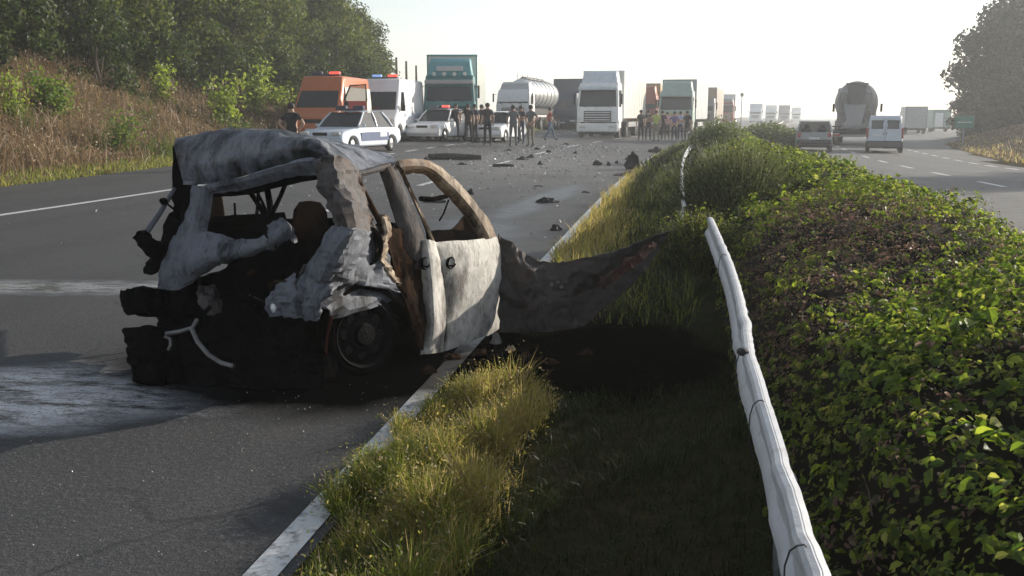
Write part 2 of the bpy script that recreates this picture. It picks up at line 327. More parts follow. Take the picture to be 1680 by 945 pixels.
class MB:
    def __init__(s, org=(0, 0, 0)): s.v = []; s.f = []; s.m = []; s.o = Vector(org)
    def add(s, vs, fs, mi=0):
        b = len(s.v); s.v += [Vector(v) - s.o for v in vs]; s.f += [tuple(b + i for i in f) for f in fs]; s.m += [mi] * len(fs); return s
    def box(s, c, d, rot=None, mi=0, ch=0.0, taper=1.0):
        """box with chamfered vertical and top edges when ch > 0"""
        c = Vector(c); hx, hy, hz = d[0] / 2, d[1] / 2, d[2] / 2
        if ch <= 0:
            vs = [Vector((x * hx * (taper if z > 0 else 1), y * hy * (taper if z > 0 else 1), z * hz)) for z in (-1, 1) for x, y in ((-1, -1), (1, -1), (1, 1), (-1, 1))]
            fs = [(3, 2, 1, 0), (4, 5, 6, 7), (0, 1, 5, 4), (1, 2, 6, 5), (2, 3, 7, 6), (3, 0, 4, 7)]
        else:
            ch = min(ch, hx * .9, hy * .9, hz * .9)
            def ring(ix, z): 
                a, b = hx - ix, hy - ix; k = min(ch, a * .9, b * .9)
                return [Vector(q) for q in ((-a + k, -b, z), (a - k, -b, z), (a, -b + k, z), (a, b - k, z), (a - k, b, z), (-a + k, b, z), (-a, b - k, z), (-a, -b + k, z))]
            vs = ring(ch, -hz) + ring(0, -hz + ch) + ring(0, hz - ch) + ring(ch, hz)
            fs = [tuple(range(7, -1, -1)), tuple(range(24, 32))]
            for k in range(3):
                for i in range(8): fs.append((k * 8 + i, k * 8 + (i + 1) % 8, k * 8 + 8 + (i + 1) % 8, k * 8 + 8 + i))
        if rot is not None: vs = [rot @ v for v in vs]
        return s.add([c + v for v in vs], fs, mi)
    def tube(s, pts, r, n=8, mi=0, flat=1.0, caps=True):
        pts = [Vector(p) for p in pts]; rs = r if isinstance(r, (list, tuple)) else [r] * len(pts)
        vs = []; fs = []; ref = None
        for i, p in enumerate(pts):
            t = (pts[min(i + 1, len(pts) - 1)] - pts[max(i - 1, 0)]).normalized()
            if ref is None or abs(t.dot(ref)) > .95: ref = Vector((0, 0, 1)) if abs(t.z) < .9 else Vector((1, 0, 0))
            a = t.cross(ref).normalized(); b = a.cross(t).normalized(); ref = b
            for k in range(n):
                q = 2 * math.pi * k / n; vs.append(p + a * (math.cos(q) * rs[i] * flat) + b * (math.sin(q) * rs[i]))
        for i in range(len(pts) - 1):
            for k in range(n): fs.append((i * n + k, i * n + (k + 1) % n, (i + 1) * n + (k + 1) % n, (i + 1) * n + k))
        if caps: fs += [tuple(range(n - 1, -1, -1)), tuple(range((len(pts) - 1) * n, len(pts) * n))]
        return s.add(vs, fs, mi)
    def lathe(s, prof, axis_p, axis_d, n=16, mi=0):
        """profile of (radius, distance along axis)"""
        d = Vector(axis_d).normalized(); a = d.orthogonal().normalized(); b = d.cross(a); o = Vector(axis_p)
        vs = []; fs = []
        for r, h in prof:
            for k in range(n):
                q = 2 * math.pi * k / n; vs.append(o + d * h + (a * math.cos(q) + b * math.sin(q)) * max(r, 1e-4))
        for i in range(len(prof) - 1):
            for k in range(n): fs.append((i * n + k, i * n + (k + 1) % n, (i + 1) * n + (k + 1) % n, (i + 1) * n + k))
        return s.add(vs, fs, mi)
    def quad(s, a, b, c, d, th=0.0, mi=0):
        if th == 0: return s.add([a, b, c, d], [(0, 1, 2, 3)], mi)
        n = (Vector(b) - Vector(a)).cross(Vector(c) - Vector(a)).normalized() * th
        v = [Vector(q) for q in (a, b, c, d)]
        return s.add(v + [q + n for q in v], [(3, 2, 1, 0), (4, 5, 6, 7), (0, 1, 5, 4), (1, 2, 6, 5), (2, 3, 7, 6), (3, 0, 4, 7)], mi)
    def poly(s, pts, th, mi=0, n=None):
        """flat polygon given thickness"""
        pts = [Vector(p) for p in pts]; k = len(pts)
        if n is None:
            n = Vector((0, 0, 0))
            for i in range(k): n += pts[i].cross(pts[(i + 1) % k])
            n.normalize()
        n = n * th
        return s.add(pts + [p + n for p in pts], [tuple(range(k - 1, -1, -1)), tuple(range(k, 2 * k))] + [(i, (i + 1) % k, k + (i + 1) % k, k + i) for i in range(k)], mi)
    def build(s, name, mat, parent=None, smooth=False):
        me = bpy.data.meshes.new(name); me.from_pydata([tuple(v) for v in s.v], [], s.f)
        for m in (mat if isinstance(mat, (list, tuple)) else [mat]): me.materials.append(m)
        if any(s.m): me.polygons.foreach_set('material_index', s.m)
        if smooth:
            me.polygons.foreach_set('use_smooth', [True] * len(s.f))
            if smooth != 'all': me.set_sharp_from_angle(angle=R(38 if smooth is True else smooth))
        me.update(); return link(name, me, parent)
def catmull(p, t):
    i = min(int(t), len(p) - 2); f = t - i
    a, b, c, d = p[max(i - 1, 0)], p[i], p[i + 1], p[min(i + 2, len(p) - 1)]
    return ((2 * b) + (c - a) * f + (2 * a - 5 * b + 4 * c - d) * f * f + (3 * b - a - 3 * c + d) * f ** 3) * .5
def patch(name, grid, mat, parent, org, nu=6, nv=6, th=.012, crumple=.012, csc=6.0, jag=0.0, smooth=16, holes=None):
    """crumpled sheet through a grid of control points, with thickness"""
    rows = [[catmull(r, j / nu) for j in range((len(r) - 1) * nu + 1)] for r in grid]
    C_ = len(rows[0]); g = []
    for i in range((len(rows) - 1) * nv + 1): g.append([catmull([r[j] for r in rows], i / nv) for j in range(C_)])
    R_ = len(g); V = [[None] * C_ for _ in range(R_)]; N = [[None] * C_ for _ in range(R_)]
    for i in range(R_):
        for j in range(C_):
            du = g[i][min(j + 1, C_ - 1)] - g[i][max(j - 1, 0)]; dv = g[min(i + 1, R_ - 1)][j] - g[max(i - 1, 0)][j]
            n = du.cross(dv); n = n.normalized() if n.length > 1e-9 else Vector((0, 0, 1)); N[i][j] = n
            q = g[i][j]; w1 = noise.noise_vector(q * csc * .8) * .12; v1 = noise.voronoi((q + w1) * csc * .9)[0]; v2 = noise.voronoi((q + w1) * csc * 2.4)[0]
            d = (noise.noise(q * csc) * .7 + 1.1 * (min(.8, v1[1] - v1[0]) - .3) + .5 * (min(.6, v2[1] - v2[0]) - .25) + .25 * noise.noise(q * csc * 5.1)) * crumple
            V[i][j] = q + n * d
            if jag and (i in (0, R_ - 1) or j in (0, C_ - 1)): V[i][j] += noise.noise_vector(q * 21) * jag
    vs = [v for r in V for v in r] + [V[i][j] - N[i][j] * th for i in range(R_) for j in range(C_)]
    k = R_ * C_; fs = []
    idx = lambda i, j: i * C_ + j
    for i in range(R_ - 1):
        for j in range(C_ - 1):
            q = (idx(i, j), idx(i, j + 1), idx(i + 1, j + 1), idx(i + 1, j)); fs.append(q); fs.append(tuple(k + a for a in reversed(q)))
    bd = [idx(0, j) for j in range(C_)] + [idx(i, C_ - 1) for i in range(1, R_)] + [idx(R_ - 1, j) for j in range(C_ - 2, -1, -1)] + [idx(i, 0) for i in range(R_ - 2, 0, -1)]
    for a, b in zip(bd, bd[1:] + bd[:1]): fs.append((b, a, k + a, k + b))
    mb = MB(org); mb.add(vs, fs); return mb.build(name, mat, parent, smooth)
def npmesh(name, V, F, mats, mi=None, parent=None, kind=None, smooth=False):
    """mesh from numpy arrays; F (n, k) all with k corners"""
    me = bpy.data.meshes.new(name); n, k = F.shape
    me.vertices.add(len(V)); me.vertices.foreach_set('co', np.ascontiguousarray(V, np.float32).ravel())
    me.loops.add(n * k); me.loops.foreach_set('vertex_index', np.ascontiguousarray(F, np.int32).ravel())
    me.polygons.add(n); me.polygons.foreach_set('loop_start', np.arange(0, n * k, k, dtype=np.int32))
    for m in mats: me.materials.append(m)
    if mi is not None: me.polygons.foreach_set('material_index', np.ascontiguousarray(mi, np.int32))
    if smooth: me.polygons.foreach_set('use_smooth', np.ones(n, bool))
    me.update(calc_edges=True); me.validate()
    o = link(name, me, parent)
    if kind: o['kind'] = kind
    return o
def rnd_dirs(n, zbias=0.0):
    d = rng.normal(size=(n, 3)); d[:, 2] += zbias; return d / np.linalg.norm(d, axis=1)[:, None]
def blades(base, h, w, lean=.35, curve=.5, mi=None):
    """grass blades: base (n,3), heights (n,), widths (n,) -> V, F(quads), island of 2 quads"""
    n = len(base); a = rng.uniform(0, 2 * np.pi, n); side = np.stack([np.cos(a), np.sin(a), np.zeros(n)], 1)
    b = rng.uniform(0, 2 * np.pi, n); ln = rng.uniform(0, 1, n) * lean
    dr = np.stack([np.cos(b) * ln, np.sin(b) * ln, np.ones(n)], 1); dr /= np.linalg.norm(dr, axis=1)[:, None]
    d2 = dr.copy(); d2[:, :2] *= (1 + curve * 2.2); d2[:, 2] *= 1 - curve * .3; d2 /= np.linalg.norm(d2, axis=1)[:, None]
    m = base + dr * (h * .55)[:, None]; t = m + d2 * (h * .45)[:, None]
    W2 = (w / 2)[:, None]
    V = np.stack([base - side * W2, base + side * W2, m + side * W2 * .8, m - side * W2 * .8, t + side * W2 * .15, t - side * W2 * .15], 1).reshape(-1, 3)
    i = np.arange(n)[:, None] * 6
    F = np.stack([i + [0, 1, 2, 3], i + [3, 2, 4, 5]], 1).reshape(-1, 4)
    return V, F, (None if mi is None else np.repeat(mi, 2)), t
def leaves(cen, nrm, size, aspect=.55, fold=.25):
    """ovate folded leaves: 6 corners, 2 quads each"""
    n = len(cen); nrm = nrm / np.linalg.norm(nrm, axis=1)[:, None]
    r = rng.normal(size=(n, 3)); t = np.cross(nrm, r); t /= np.linalg.norm(t, axis=1)[:, None]; s = np.cross(nrm, t)
    L = size[:, None]; Wd = L * aspect
    f = nrm * L * fold
    A = cen - t * L * .5; B = cen + t * L * .55 - nrm * L * .12
    p1 = cen - t * L * .18 + s * Wd * .5 + f * .5; p2 = cen + t * L * .22 + s * Wd * .42 + f * .4
    q1 = cen - t * L * .18 - s * Wd * .5 + f * .5; q2 = cen + t * L * .22 - s * Wd * .42 + f * .4
    V = np.stack([A, p1, p2, B, q2, q1], 1).reshape(-1, 3); i = np.arange(n)[:, None] * 6
    return V, np.stack([i + [0, 1, 2, 3], i + [0, 3, 4, 5]], 1).reshape(-1, 4)
def cat(parts):
    Vs = []; Fs = []; Ms = []; b = 0
    for V, F, m in parts:
        Vs.append(V); Fs.append(F + b); b += len(V); Ms.append(np.zeros(len(F), int) + m if np.isscalar(m) else m)
    return np.concatenate(Vs), np.concatenate(Fs), np.concatenate(Ms)
def pn(x, y, f, seed=0.0):
    """cheap smooth pseudo noise on arrays, about -1..1"""
    return (np.sin(x * f * 1.7 + seed) * np.cos(y * f * 1.3 + seed * 2.1) + .6 * np.sin(x * f * 3.1 - y * f * 2.3 + seed * 3.7) + .4 * np.cos(x * f * 5.3 + y * f * 4.1 + seed)) / 1.6

# ------------------------------------------------------------------ setting: ground, roads, markings
def right_edge(s): return np.interp(s, [-30, 45, 75, 110, 160, 700], [12.6, 12.6, 15, 27, 27, 20])
def strip(name, u0f, u1f, ss, nu, dz, mat, parent=None):
    V = []; 
    for s in ss:
        a, b = float(u0f(s)), float(u1f(s))
        for k in range(nu + 1):
            u = a + (b - a) * k / nu; V.append(P(u, s, dz))
    mb = MB(); n = nu + 1
    mb.add(V, [(i * n + k, i * n + k + 1, (i + 1) * n + k + 1, (i + 1) * n + k) for i in range(len(ss) - 1) for k in range(nu)])
    return mb.build(name, mat, parent, 'all')
us = sorted(set([-150, -120, -90, -70, -55, -45] + list(np.arange(-38, -14.01, 1.0)) + [-14.25, -14.2, -12, -8, -4, -1.3, -1.2, -.8, 0, 1, 2, 3.1, 3.2, 5, 8, 12.3] + list(np.arange(13, 32, 1.0)) + [36, 45, 60, 90, 130, 180]))
ssg = list(np.arange(-20, 90, 1.5)) + list(np.arange(90, 180, 6)) + list(np.arange(180, 701, 40))
gv = []
for s in ssg:
    re = float(right_edge(s))
    for u in us:
        dz = -.08 if (-14.22 < u < -1.24 or 3.15 < u < re - .3) else .015
        if u < -14.3: dz += .10 * noise.noise(Vector((u * .6, s * .35, 3))) + .25 * noise.noise(Vector((u * .13, s * .1, 7)))
        gv.append(P(u, s, dz))
mb = MB(); n = len(us)
mb.add(gv, [(i * n + k, i * n + k + 1, (i + 1) * n + k + 1, (i + 1) * n + k) for i in range(len(ssg) - 1) for k in range(n - 1)])
mb.build('ground', M['ground'], None, 'all')['kind'] = 'structure'
ssr = list(np.arange(-12, 100, 1.0)) + list(np.arange(100, 701, 12))
lr = strip('road', lambda s: -14.2, lambda s: -1.2, ssr, 10, 0, M['asphalt']); lr['kind'] = 'structure'
rr = strip('road', lambda s: 3.2, right_edge, ssr, 10, 0, M['asphalt_right']); rr['kind'] = 'structure'
def mark(name, u, w, s0, s1, par, step=1.5):
    k = max(1, int((s1 - s0) / step)); return strip(name, lambda s: u - w / 2, lambda s: u + w / 2, [s0 + (s1 - s0) * i / k for i in range(k + 1)], 1, .005, M['line'], par)
mark('edge_line', -1.315, .115, -8, 27, lr); mark('edge_line', -1.315, .115, 30.5, 230, lr); mark('edge_line', -10.2, .16, -8, 30, lr)
for i in range(30): mark('lane_dash', -10.2, .16, 32 + i * 2.6, 33.3 + i * 2.6, lr)
for i in [0] + list(range(2, 24)): mark('lane_dash', -5.5, .15, -1.7 + i * 7.4, 1.3 + i * 7.4, lr)
for i in range(34): mark('lane_dash', 7.1, .15, 3.2 + i * 5.0, 5.3 + i * 5.0, rr)
for i in range(56): mark('lane_dash', 10.7, .17, 8 + i * 2.7, 9.5 + i * 2.7, rr)
mark('edge_line', 3.5, .16, -8, 230, rr)

# ------------------------------------------------------------------ median: grass, hedge, guard rail
def gpts(n, u0, u1, s0, s1):
    u = rng.uniform(u0, u1, n); s = rng.uniform(s0, s1, n); x, y = road_xy(u, s); return u, s, np.stack([x, y, zf(u, s) + .0], 1)
parts = []
# tall lit tufts beside the edge line, ragged outline
u, s, b = gpts(78000, -1.4, -.3, 2.2, 5.15)
keep = (u > -1.24 + .15 * pn(s, s * .3, 2.1)) & (u < -.68 + .10 * pn(s, s * .5, 2.3) + .05 * (s - 4) + rng.normal(0, .04, len(u))) & (s < 5.0 + .12 * pn(u, u, 6)) & (rng.uniform(0, 1, len(u)) < .35 + .65 * np.clip(pn(u, s, 3.4, 1.3) + .6, 0, 1))
u, s, b = u[keep], s[keep], b[keep]; n = len(u)
hh = .82 * (.07 + .15 * np.clip(pn(u, s, 3.4, 1.3) + .45, 0, 1) ** 1.2 * rng.uniform(.4, 1.3, n) + .07 * rng.uniform(0, 1, n) ** 2) * (.75 + .5 * sm(u, -1.2, -.75))
gold = (rng.uniform(0, 1, n) < np.clip(.55 + .6 * pn(u, s, 1.9, 4.0) + (u + .95) * 1.3, .12, .97)).astype(int)
V, F, m, t = blades(b, hh, rng.uniform(.0025, .0055, n), .75, .8, gold); parts.append((V, F, m))
# seed heads and small leaves on the tufts
for q in range(3):
    k = rng.choice(n, min(n, 5200), replace=False); nk = len(k); lv = leaves(t[k] * 1.0 + rng.normal(0, .018, (nk, 3)) - [0, 0, .03 * q], rnd_dirs(nk, .4), rng.uniform(.007, .017, nk), .5); parts.append((*lv, np.where(rng.uniform(0, 1, nk) < .22, 2, gold[k]).repeat(2)))
o = npmesh('grass', *cat(parts)[:2], [M['grass'], M['grass_gold'], M['dry_seed']], cat(parts)[2], kind='stuff')
parts = []
u, s, b = gpts(26000, -1.1, .55, 1.6, 9); keep = np.hypot((u + .5) / 1.0, (s - 6.0) / 1.15) > 1 - .2 * rng.uniform(0, 1, len(u)); b = b[keep]; n = len(b)
V, F, m, t = blades(b, rng.uniform(.03, .10, n) + .10 * np.clip(pn(b[:, 0], b[:, 1], 4.0, 2), 0, 1), rng.uniform(.003, .007, n), .9, .8); parts.append((V, F, 0))  # kept short and dark to draw the shaded strip
u, s, b = gpts(20000, -1.28, .2, 6.9, 26); n = len(b)
keep = (u > -1.2 + .12 * pn(s, s * .4, 1.3)); b = b[keep]; u = u[keep]; s = s[keep]; n = len(b)
gold = np.where(rng.uniform(0, 1, n) < np.clip(1.0 - (u + .75) * 3.0 - np.abs(s - 11.5) * .12, .03, .95), 1, np.where(rng.uniform(0, 1, n) < .35, 2, 0))
V, F, m, t = blades(b, rng.uniform(.08, .24, n) * (1 + .4 * pn(u, s, 1.3)), rng.uniform(.006, .013, n), .7, .7, gold); parts.append((V, F, m))
u, s, b = gpts(7000, -1.2, .2, 26, 70); n = len(b)
V, F, m, t = blades(b, rng.uniform(.1, .28, n), rng.uniform(.015, .035, n), .7, .6); parts.append((V, F, np.where(rng.uniform(0, 1, n) < .3, 2, 0).repeat(2)))
c3 = cat(parts); npmesh('grass', c3[0], c3[1], [M['grass_shade'], M['grass_gold'], M['grass']], c3[2], kind='stuff')

def hedge_top(x, y):
    """height of the ground-cover hedge in the median (world x, y arrays)"""
    u = x - np.maximum(y - S0, 0) ** 2 / (2 * RC)
    e = (.80 * sm(u, .2, .85) + .20 * sm(u, .5, 1.8)) * (1 - sm(u, 2.15, 3.15))
    h = .72 + .10 * pn(x, y, 1.1, 2.0) + .06 * pn(x, y, 2.7, .5) + .10 * sm(y, 4, 12) - .10 * sm(y, 16, 30) + .05 * sm(u, .8, 1.6)
    return e * h
hedge = thing('hedge', 'leafy green ground-cover hedge with brown dried patches filling the median', 'hedge', (1.5, 10, 0))
ho = np.array([1.5, 10, 0])
# litter body under the leaves, darkened in colour for the shade between them
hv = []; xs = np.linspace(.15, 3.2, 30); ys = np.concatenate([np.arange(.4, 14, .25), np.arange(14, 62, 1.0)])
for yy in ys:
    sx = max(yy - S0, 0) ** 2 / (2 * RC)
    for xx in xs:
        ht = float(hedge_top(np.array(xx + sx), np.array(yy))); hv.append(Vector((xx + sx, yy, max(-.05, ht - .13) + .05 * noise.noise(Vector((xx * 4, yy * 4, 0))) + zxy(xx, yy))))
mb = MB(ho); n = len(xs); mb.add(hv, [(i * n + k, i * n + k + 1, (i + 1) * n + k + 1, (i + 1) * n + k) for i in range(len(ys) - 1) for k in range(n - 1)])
mb.build('shaded_litter', M['hedge_core'], hedge, 'all')
def hedge_pts(n, y0, y1, depth):
    y = rng.uniform(y0, y1, n); x = rng.uniform(.2, 3.2, n) + np.maximum(y - S0, 0) ** 2 / (2 * RC)
    h = hedge_top(x, y); k = h > .12; x, y, h = x[k], y[k], h[k]; n = len(x)
    zz = np.array([zxy(a, b) for a, b in zip(x, y)]) if y1 > 15 else 0
    d = depth * rng.uniform(0, 1, n) ** 1.6
    e = .02; nx = (hedge_top(x + e, y) - hedge_top(x - e, y)) / (2 * e); ny = (hedge_top(x, y + e) - hedge_top(x, y - e)) / (2 * e)
    N = np.stack([-nx, -ny, np.ones(n)], 1); N /= np.linalg.norm(N, axis=1)[:, None]
    return x, y, h - d + zz, d, N
def dryness(x, y):
    u = x - np.maximum(y - S0, 0) ** 2 / (2 * RC)
    a = np.exp(-(((u - 1.15) / .75) ** 2 + ((y - 7.3) / 1.7) ** 2)) * 1.25 + .55 * np.exp(-(((u - .6) / .35) ** 2 + ((y - 5.2) / 1.0) ** 2)) + .5 * np.exp(-(((u - .8) / .5) ** 2 + ((y - 15) / 3.) ** 2))
    return np.clip(a * .85 + .30 * pn(x, y, 2.2, 5) + .10, .05, .88)
def sprigs(n, y0, y1, depth, size, k, rad):
    """clusters of k leaves round a shoot tip"""
    x, y, z, d, N = hedge_pts(n, y0, y1, depth); n = len(x)
    z = z + np.where(rng.uniform(0, 1, n) < .10, rng.uniform(.0, .10, n), 0) * np.clip(1 - d / .1, 0, 1); sz = np.exp(rng.normal(0, .28, n)); c = np.stack([x, y, z], 1); dry = rng.uniform(0, 1, n) < dryness(x, y)
    pc = []; pN = []; ps = []; pd = []
    for j in range(k):
        a = 2 * np.pi * j / k + rng.uniform(0, 2 * np.pi, n); off = np.stack([np.cos(a), np.sin(a), rng.uniform(-.5, .5, n)], 1) * rad * rng.uniform(.6, 1.2, n)[:, None]
        pc.append(c + off); nn = N * 1.0 + off / rad * .55 + rng.normal(0, .38, (n, 3)); pN.append(nn); ps.append(size * sz * rng.uniform(.6, 1.25, n) * np.where(dry, .62, 1)); pd.append(dry)
    return np.concatenate(pc), np.concatenate(pN), np.concatenate(ps), np.concatenate(pd)
near = sprigs(10500, .9, 5.2, .24, .029, 6, .030)
near2 = sprigs(9500, 5.0, 9.5, .22, .030, 5, .034)
mid = sprigs(8000, 9.5, 20, .20, .046, 4, .05)
far = sprigs(4200, 20, 60, .22, .10, 3, .09)
allc = [np.concatenate([q[i] for q in (near, near2, mid, far)]) for i in range(4)]
# the largest leaves in view are parts of their own
dist = np.linalg.norm(allc[0] - np.array([0, 0, 1.5]), axis=1)
dirv = allc[0] - np.array([0, 0, 1.5]); fwd = dirv @ np.array(FW); px = CX + FPX * (dirv @ np.array(RT)) / fwd; py = CY - FPX * (dirv @ np.array(UP)) / fwd
vis = (fwd > .5) & (px > 1300) & (px < 1680) & (py < 940) & (~allc[3]) & (allc[0][:, 2] > hedge_top(allc[0][:, 0], allc[0][:, 1]) - .03)
score = np.where(vis, allc[2] / dist, 0); big = np.argsort(-score)[:290]
rest = np.ones(len(dist), bool); rest[big] = False
g = rest & ~allc[3]; dr = rest & allc[3]
V, F = leaves(allc[0][g] - ho, allc[1][g], allc[2][g], .62); npmesh('foliage', V, F, [M['hedge']], parent=hedge, kind='stuff')
V, F = leaves(allc[0][dr] - ho, allc[1][dr], allc[2][dr], .5, .5); o = npmesh('dry_foliage', V, F, [M['hedge_dry']], parent=hedge, kind='stuff')
lm = []
V, F = leaves(np.zeros((6, 3)), np.tile([0, 0, 1.0], (6, 1)), np.ones(6), .64)
for i in range(6):
    me = bpy.data.meshes.new('leaf'); q = V[i * 6:i * 6 + 6]
    me.from_pydata(q.tolist(), [], [(0, 1, 2, 3), (0, 3, 4, 5)]); 
    c = [(.05, .085, .015), (.13, .18, .028), (.035, .06, .012), (.25, .30, .05), (.08, .12, .02), (.34, .34, .08)][i]
    me.materials.append(leafmat('leaf_tone', [c, tuple(x * 1.15 for x in c)], .55, .55)); lm.append(me)
for i in big:
    o = link('leaf', lm[random.randrange(6)], hedge); nn = Vector(allc[1][i]).normalized()
    o.matrix_local = Matrix.Translation(Vector(allc[0][i] - ho)) @ nn.to_track_quat('Z', 'Y').to_matrix().to_4x4() @ Matrix.Rotation(random.uniform(0, 6.3), 4, 'Z') @ Matrix.Scale(float(allc[2][i]) * 1.05, 4)
# grey and brown twigs sticking out of the dry parts
x, y, z, d, N = hedge_pts(5200, 1.2, 20, .12); k = rng.uniform(0, 1, len(x)) < dryness(x, y) * .9 + .12
b = np.stack([x, y, z - .06], 1)[k]; n = len(b)
V, F, m, t = blades(b - ho, rng.uniform(.08, .2, n), rng.uniform(.003, .006, n), 1.6, .5); npmesh('twigs', V, F, [M['twig']], parent=hedge, kind='stuff')

# feathery tufts and round shrub in the median
def tuft(px, y, r, h, n, label, mats, w=.012):
    p = spot(px, y); t = thing('grass_tuft', label, 'grass tuft', p)
    a = rng.uniform(0, 2 * np.pi, n); q = np.sqrt(rng.uniform(0, 1, n)); b = np.stack([np.cos(a) * q * r * .75, np.sin(a) * q * r * .75, np.zeros(n)], 1)
    hh = h * (1 - .55 * q ** 2) * rng.uniform(.6, 1.1, n)
    V, F, m, tp = blades(b, hh, rng.uniform(w * .6, w * 1.3, n), .45, .6, rng.integers(0, len(mats), n))
    k = tp; lv = leaves(tp + rng.normal(0, .03, tp.shape), rnd_dirs(n, .4), rng.uniform(w * 1.2, w * 3, n), .5)
    c = cat([(V, F, m), (*lv, rng.integers(0, len(mats), n).repeat(2))]); o = npmesh('blades', c[0], c[1], mats, c[2], parent=t, kind='stuff'); return t
tuft(1212, 11.6, .80, 1.28, 9500, 'feathery light green grass tuft leaning over the rail in the median', [M['tuft'], M['tuft'], M['grass_shade']])
tuft(1152, 9.4, .40, .62, 5200, 'dark green grass tuft hiding the gap in the white rail', [M['grass_shade'], M['grass']])
tuft(1180, 33, 1.0, 1.38, 3600, 'rounded pale green shrub at the far crest of the median', [M['tuft'], M['weed']], .04)
tuft(1262, 52, 2.2, 1.25, 2500, 'low far pale green bush beyond the rounded shrub in the median', [M['weed'], M['tuft']], .06)

def rail(name, label, pts, tilt, mat, posts, seams):
    o0 = Vector(pts[0][0]); o0.z = 0
    t = thing(name, label, 'guard rail', o0)
    prof = [(q * .62, w_ * .66) for q, w_ in ((-.030, .128), (-.004, .135), (.018, .128), (.030, .110), (.030, .080), (.020, .058), (.0, .034), (.0, -.034), (.020, -.058), (.030, -.080), (.030, -.115), (.012, -.132), (-.010, -.135))]
    P_ = [p for p, _ in pts]; TL = [q for _, q in pts]; nseg = (len(P_) - 1) * 20
    for a, bnd in zip(seams[:-1], seams[1:]):
        vs = []; k0, k1 = int(a * nseg), int(bnd * nseg); cnt = 0
        for k in range(k0, k1 + 1):
            tt = k / 20; c = catmull(P_, min(tt, len(P_) - 1 - 1e-6)); dn = catmull(P_, min(tt + .05, len(P_) - 1 - 1e-6)) - catmull(P_, max(tt - .05, 0)); dn.normalize()
            side = Vector((-dn.y, dn.x, 0)).normalized(); upv = dn.cross(side) * -1
            if upv.z < 0: upv = -upv
            i = min(int(tt), len(TL) - 2); f = min(tt - i, 1); tl = TL[i] * (1 - f) + TL[i + 1] * f
            sd = side * math.cos(tl) + upv * math.sin(tl); uv = upv * math.cos(tl) - side * math.sin(tl)
            den = .012 * noise.noise(Vector((c.y * 5, c.x * 3, 1))) + .007 * (abs(noise.noise(Vector((c.y * 9, 2, 1)))) - .2)
            for q in (0, -.006):
                for pu, pv in (prof if q == 0 else prof[::-1]): vs.append(c + sd * (pu + q + den * (1 - abs(pv) * 4)) + uv * pv)
            cnt += 1
        m_ = len(prof) * 2; mb = MB(o0)
        mb.add(vs, [(i * m_ + j, i * m_ + (j + 1) % m_, (i + 1) * m_ + (j + 1) % m_, (i + 1) * m_ + j) for i in range(cnt - 1) for j in range(m_)] + [tuple(range(m_)), tuple(range((cnt - 1) * m_, cnt * m_))])
        mb.build('rail_panel', mat, t, 24)
    for tt in posts:
        c = catmull(P_, tt); mb = MB(o0); mb.box((c.x + .09, c.y, (c.z - .14) / 2 - .1), (.06, .08, c.z + .02), ch=.012); mb.build('post', M['galv'], t)
    return t, P_, o0
def rt_(px, py, z=.61): q = gnd(px, py, z); q.z -= .088; return q
rp = [(Vector((.31, .25, .46)), .02), (Vector((.305, 1.1, .47)), .06), (rt_(1336, 945), .10), (rt_(1300, 830), .06), (rt_(1262, 690), -.03), (rt_(1228, 580), .05), (rt_(1216, 515), .12), (rt_(1198, 440), .06), (rt_(1180, 395), .10), (rt_(1163, 356), .15)]
gr, rpts, ro = rail('guard_rail', 'bent white guard rail tied with dark wire beside the hedge', rp, 0, M['rail'], [1.6, 4.3, 7.0], [0, .34, .62, 1.0])
for f in (2.2, 4.2, 5.0, 7.4):
    c = catmull(rpts, f); mb = MB(ro); ring = []
    for k in range(15):
        a = k / 14 * 2 * math.pi; ring.append(c + Vector((-.032 * math.cos(a) - .012, .05 * math.sin(a * .5) + .02 * math.sin(a * 3), .100 * math.sin(a))))
    mb.tube(ring, .0022, 5); mb.build('wire', M['wire'], gr)
c = catmull(rpts, 5.0); mb = MB(ro); mb.box(c + Vector((-.02, .02, .09)), (.045, .045, .03), ch=.01); mb.build('wire_knot', M['wire'], gr)
c = catmull(rpts, 2.1); mb = MB(ro); mb.tube([c + Vector((-.03, 0, -.02)), c + Vector((-.09, .03, .0)), c + Vector((-.13, .02, -.02))], .005, 5); mb.build('wire_end', M['rail'], gr)
fp = []
for s in (10.5, 13, 16, 21, 27, 34, 42, 52): fp.append((P(.10, s, .47), .02))
rail('guard_rail', 'thin white guard rail running on past the grass tuft into the distance', fp, 0, M['rail'], [1.4, 2.4, 3.4, 4.4], [0, .33, .66, 1])
fp = [(P(2.9, s, .62), .1) for s in (62, 75, 90, 110, 140, 180)]
fp2 = [(Vector((p.x, p.y, p.z)), q) for p, q in fp]
rail('guard_rail', 'far pale guard rail along the inner edge of the opposite road', fp2, 0, M['rail'], [.5, 1.5, 2.5, 3.5], [0, .5, 1])

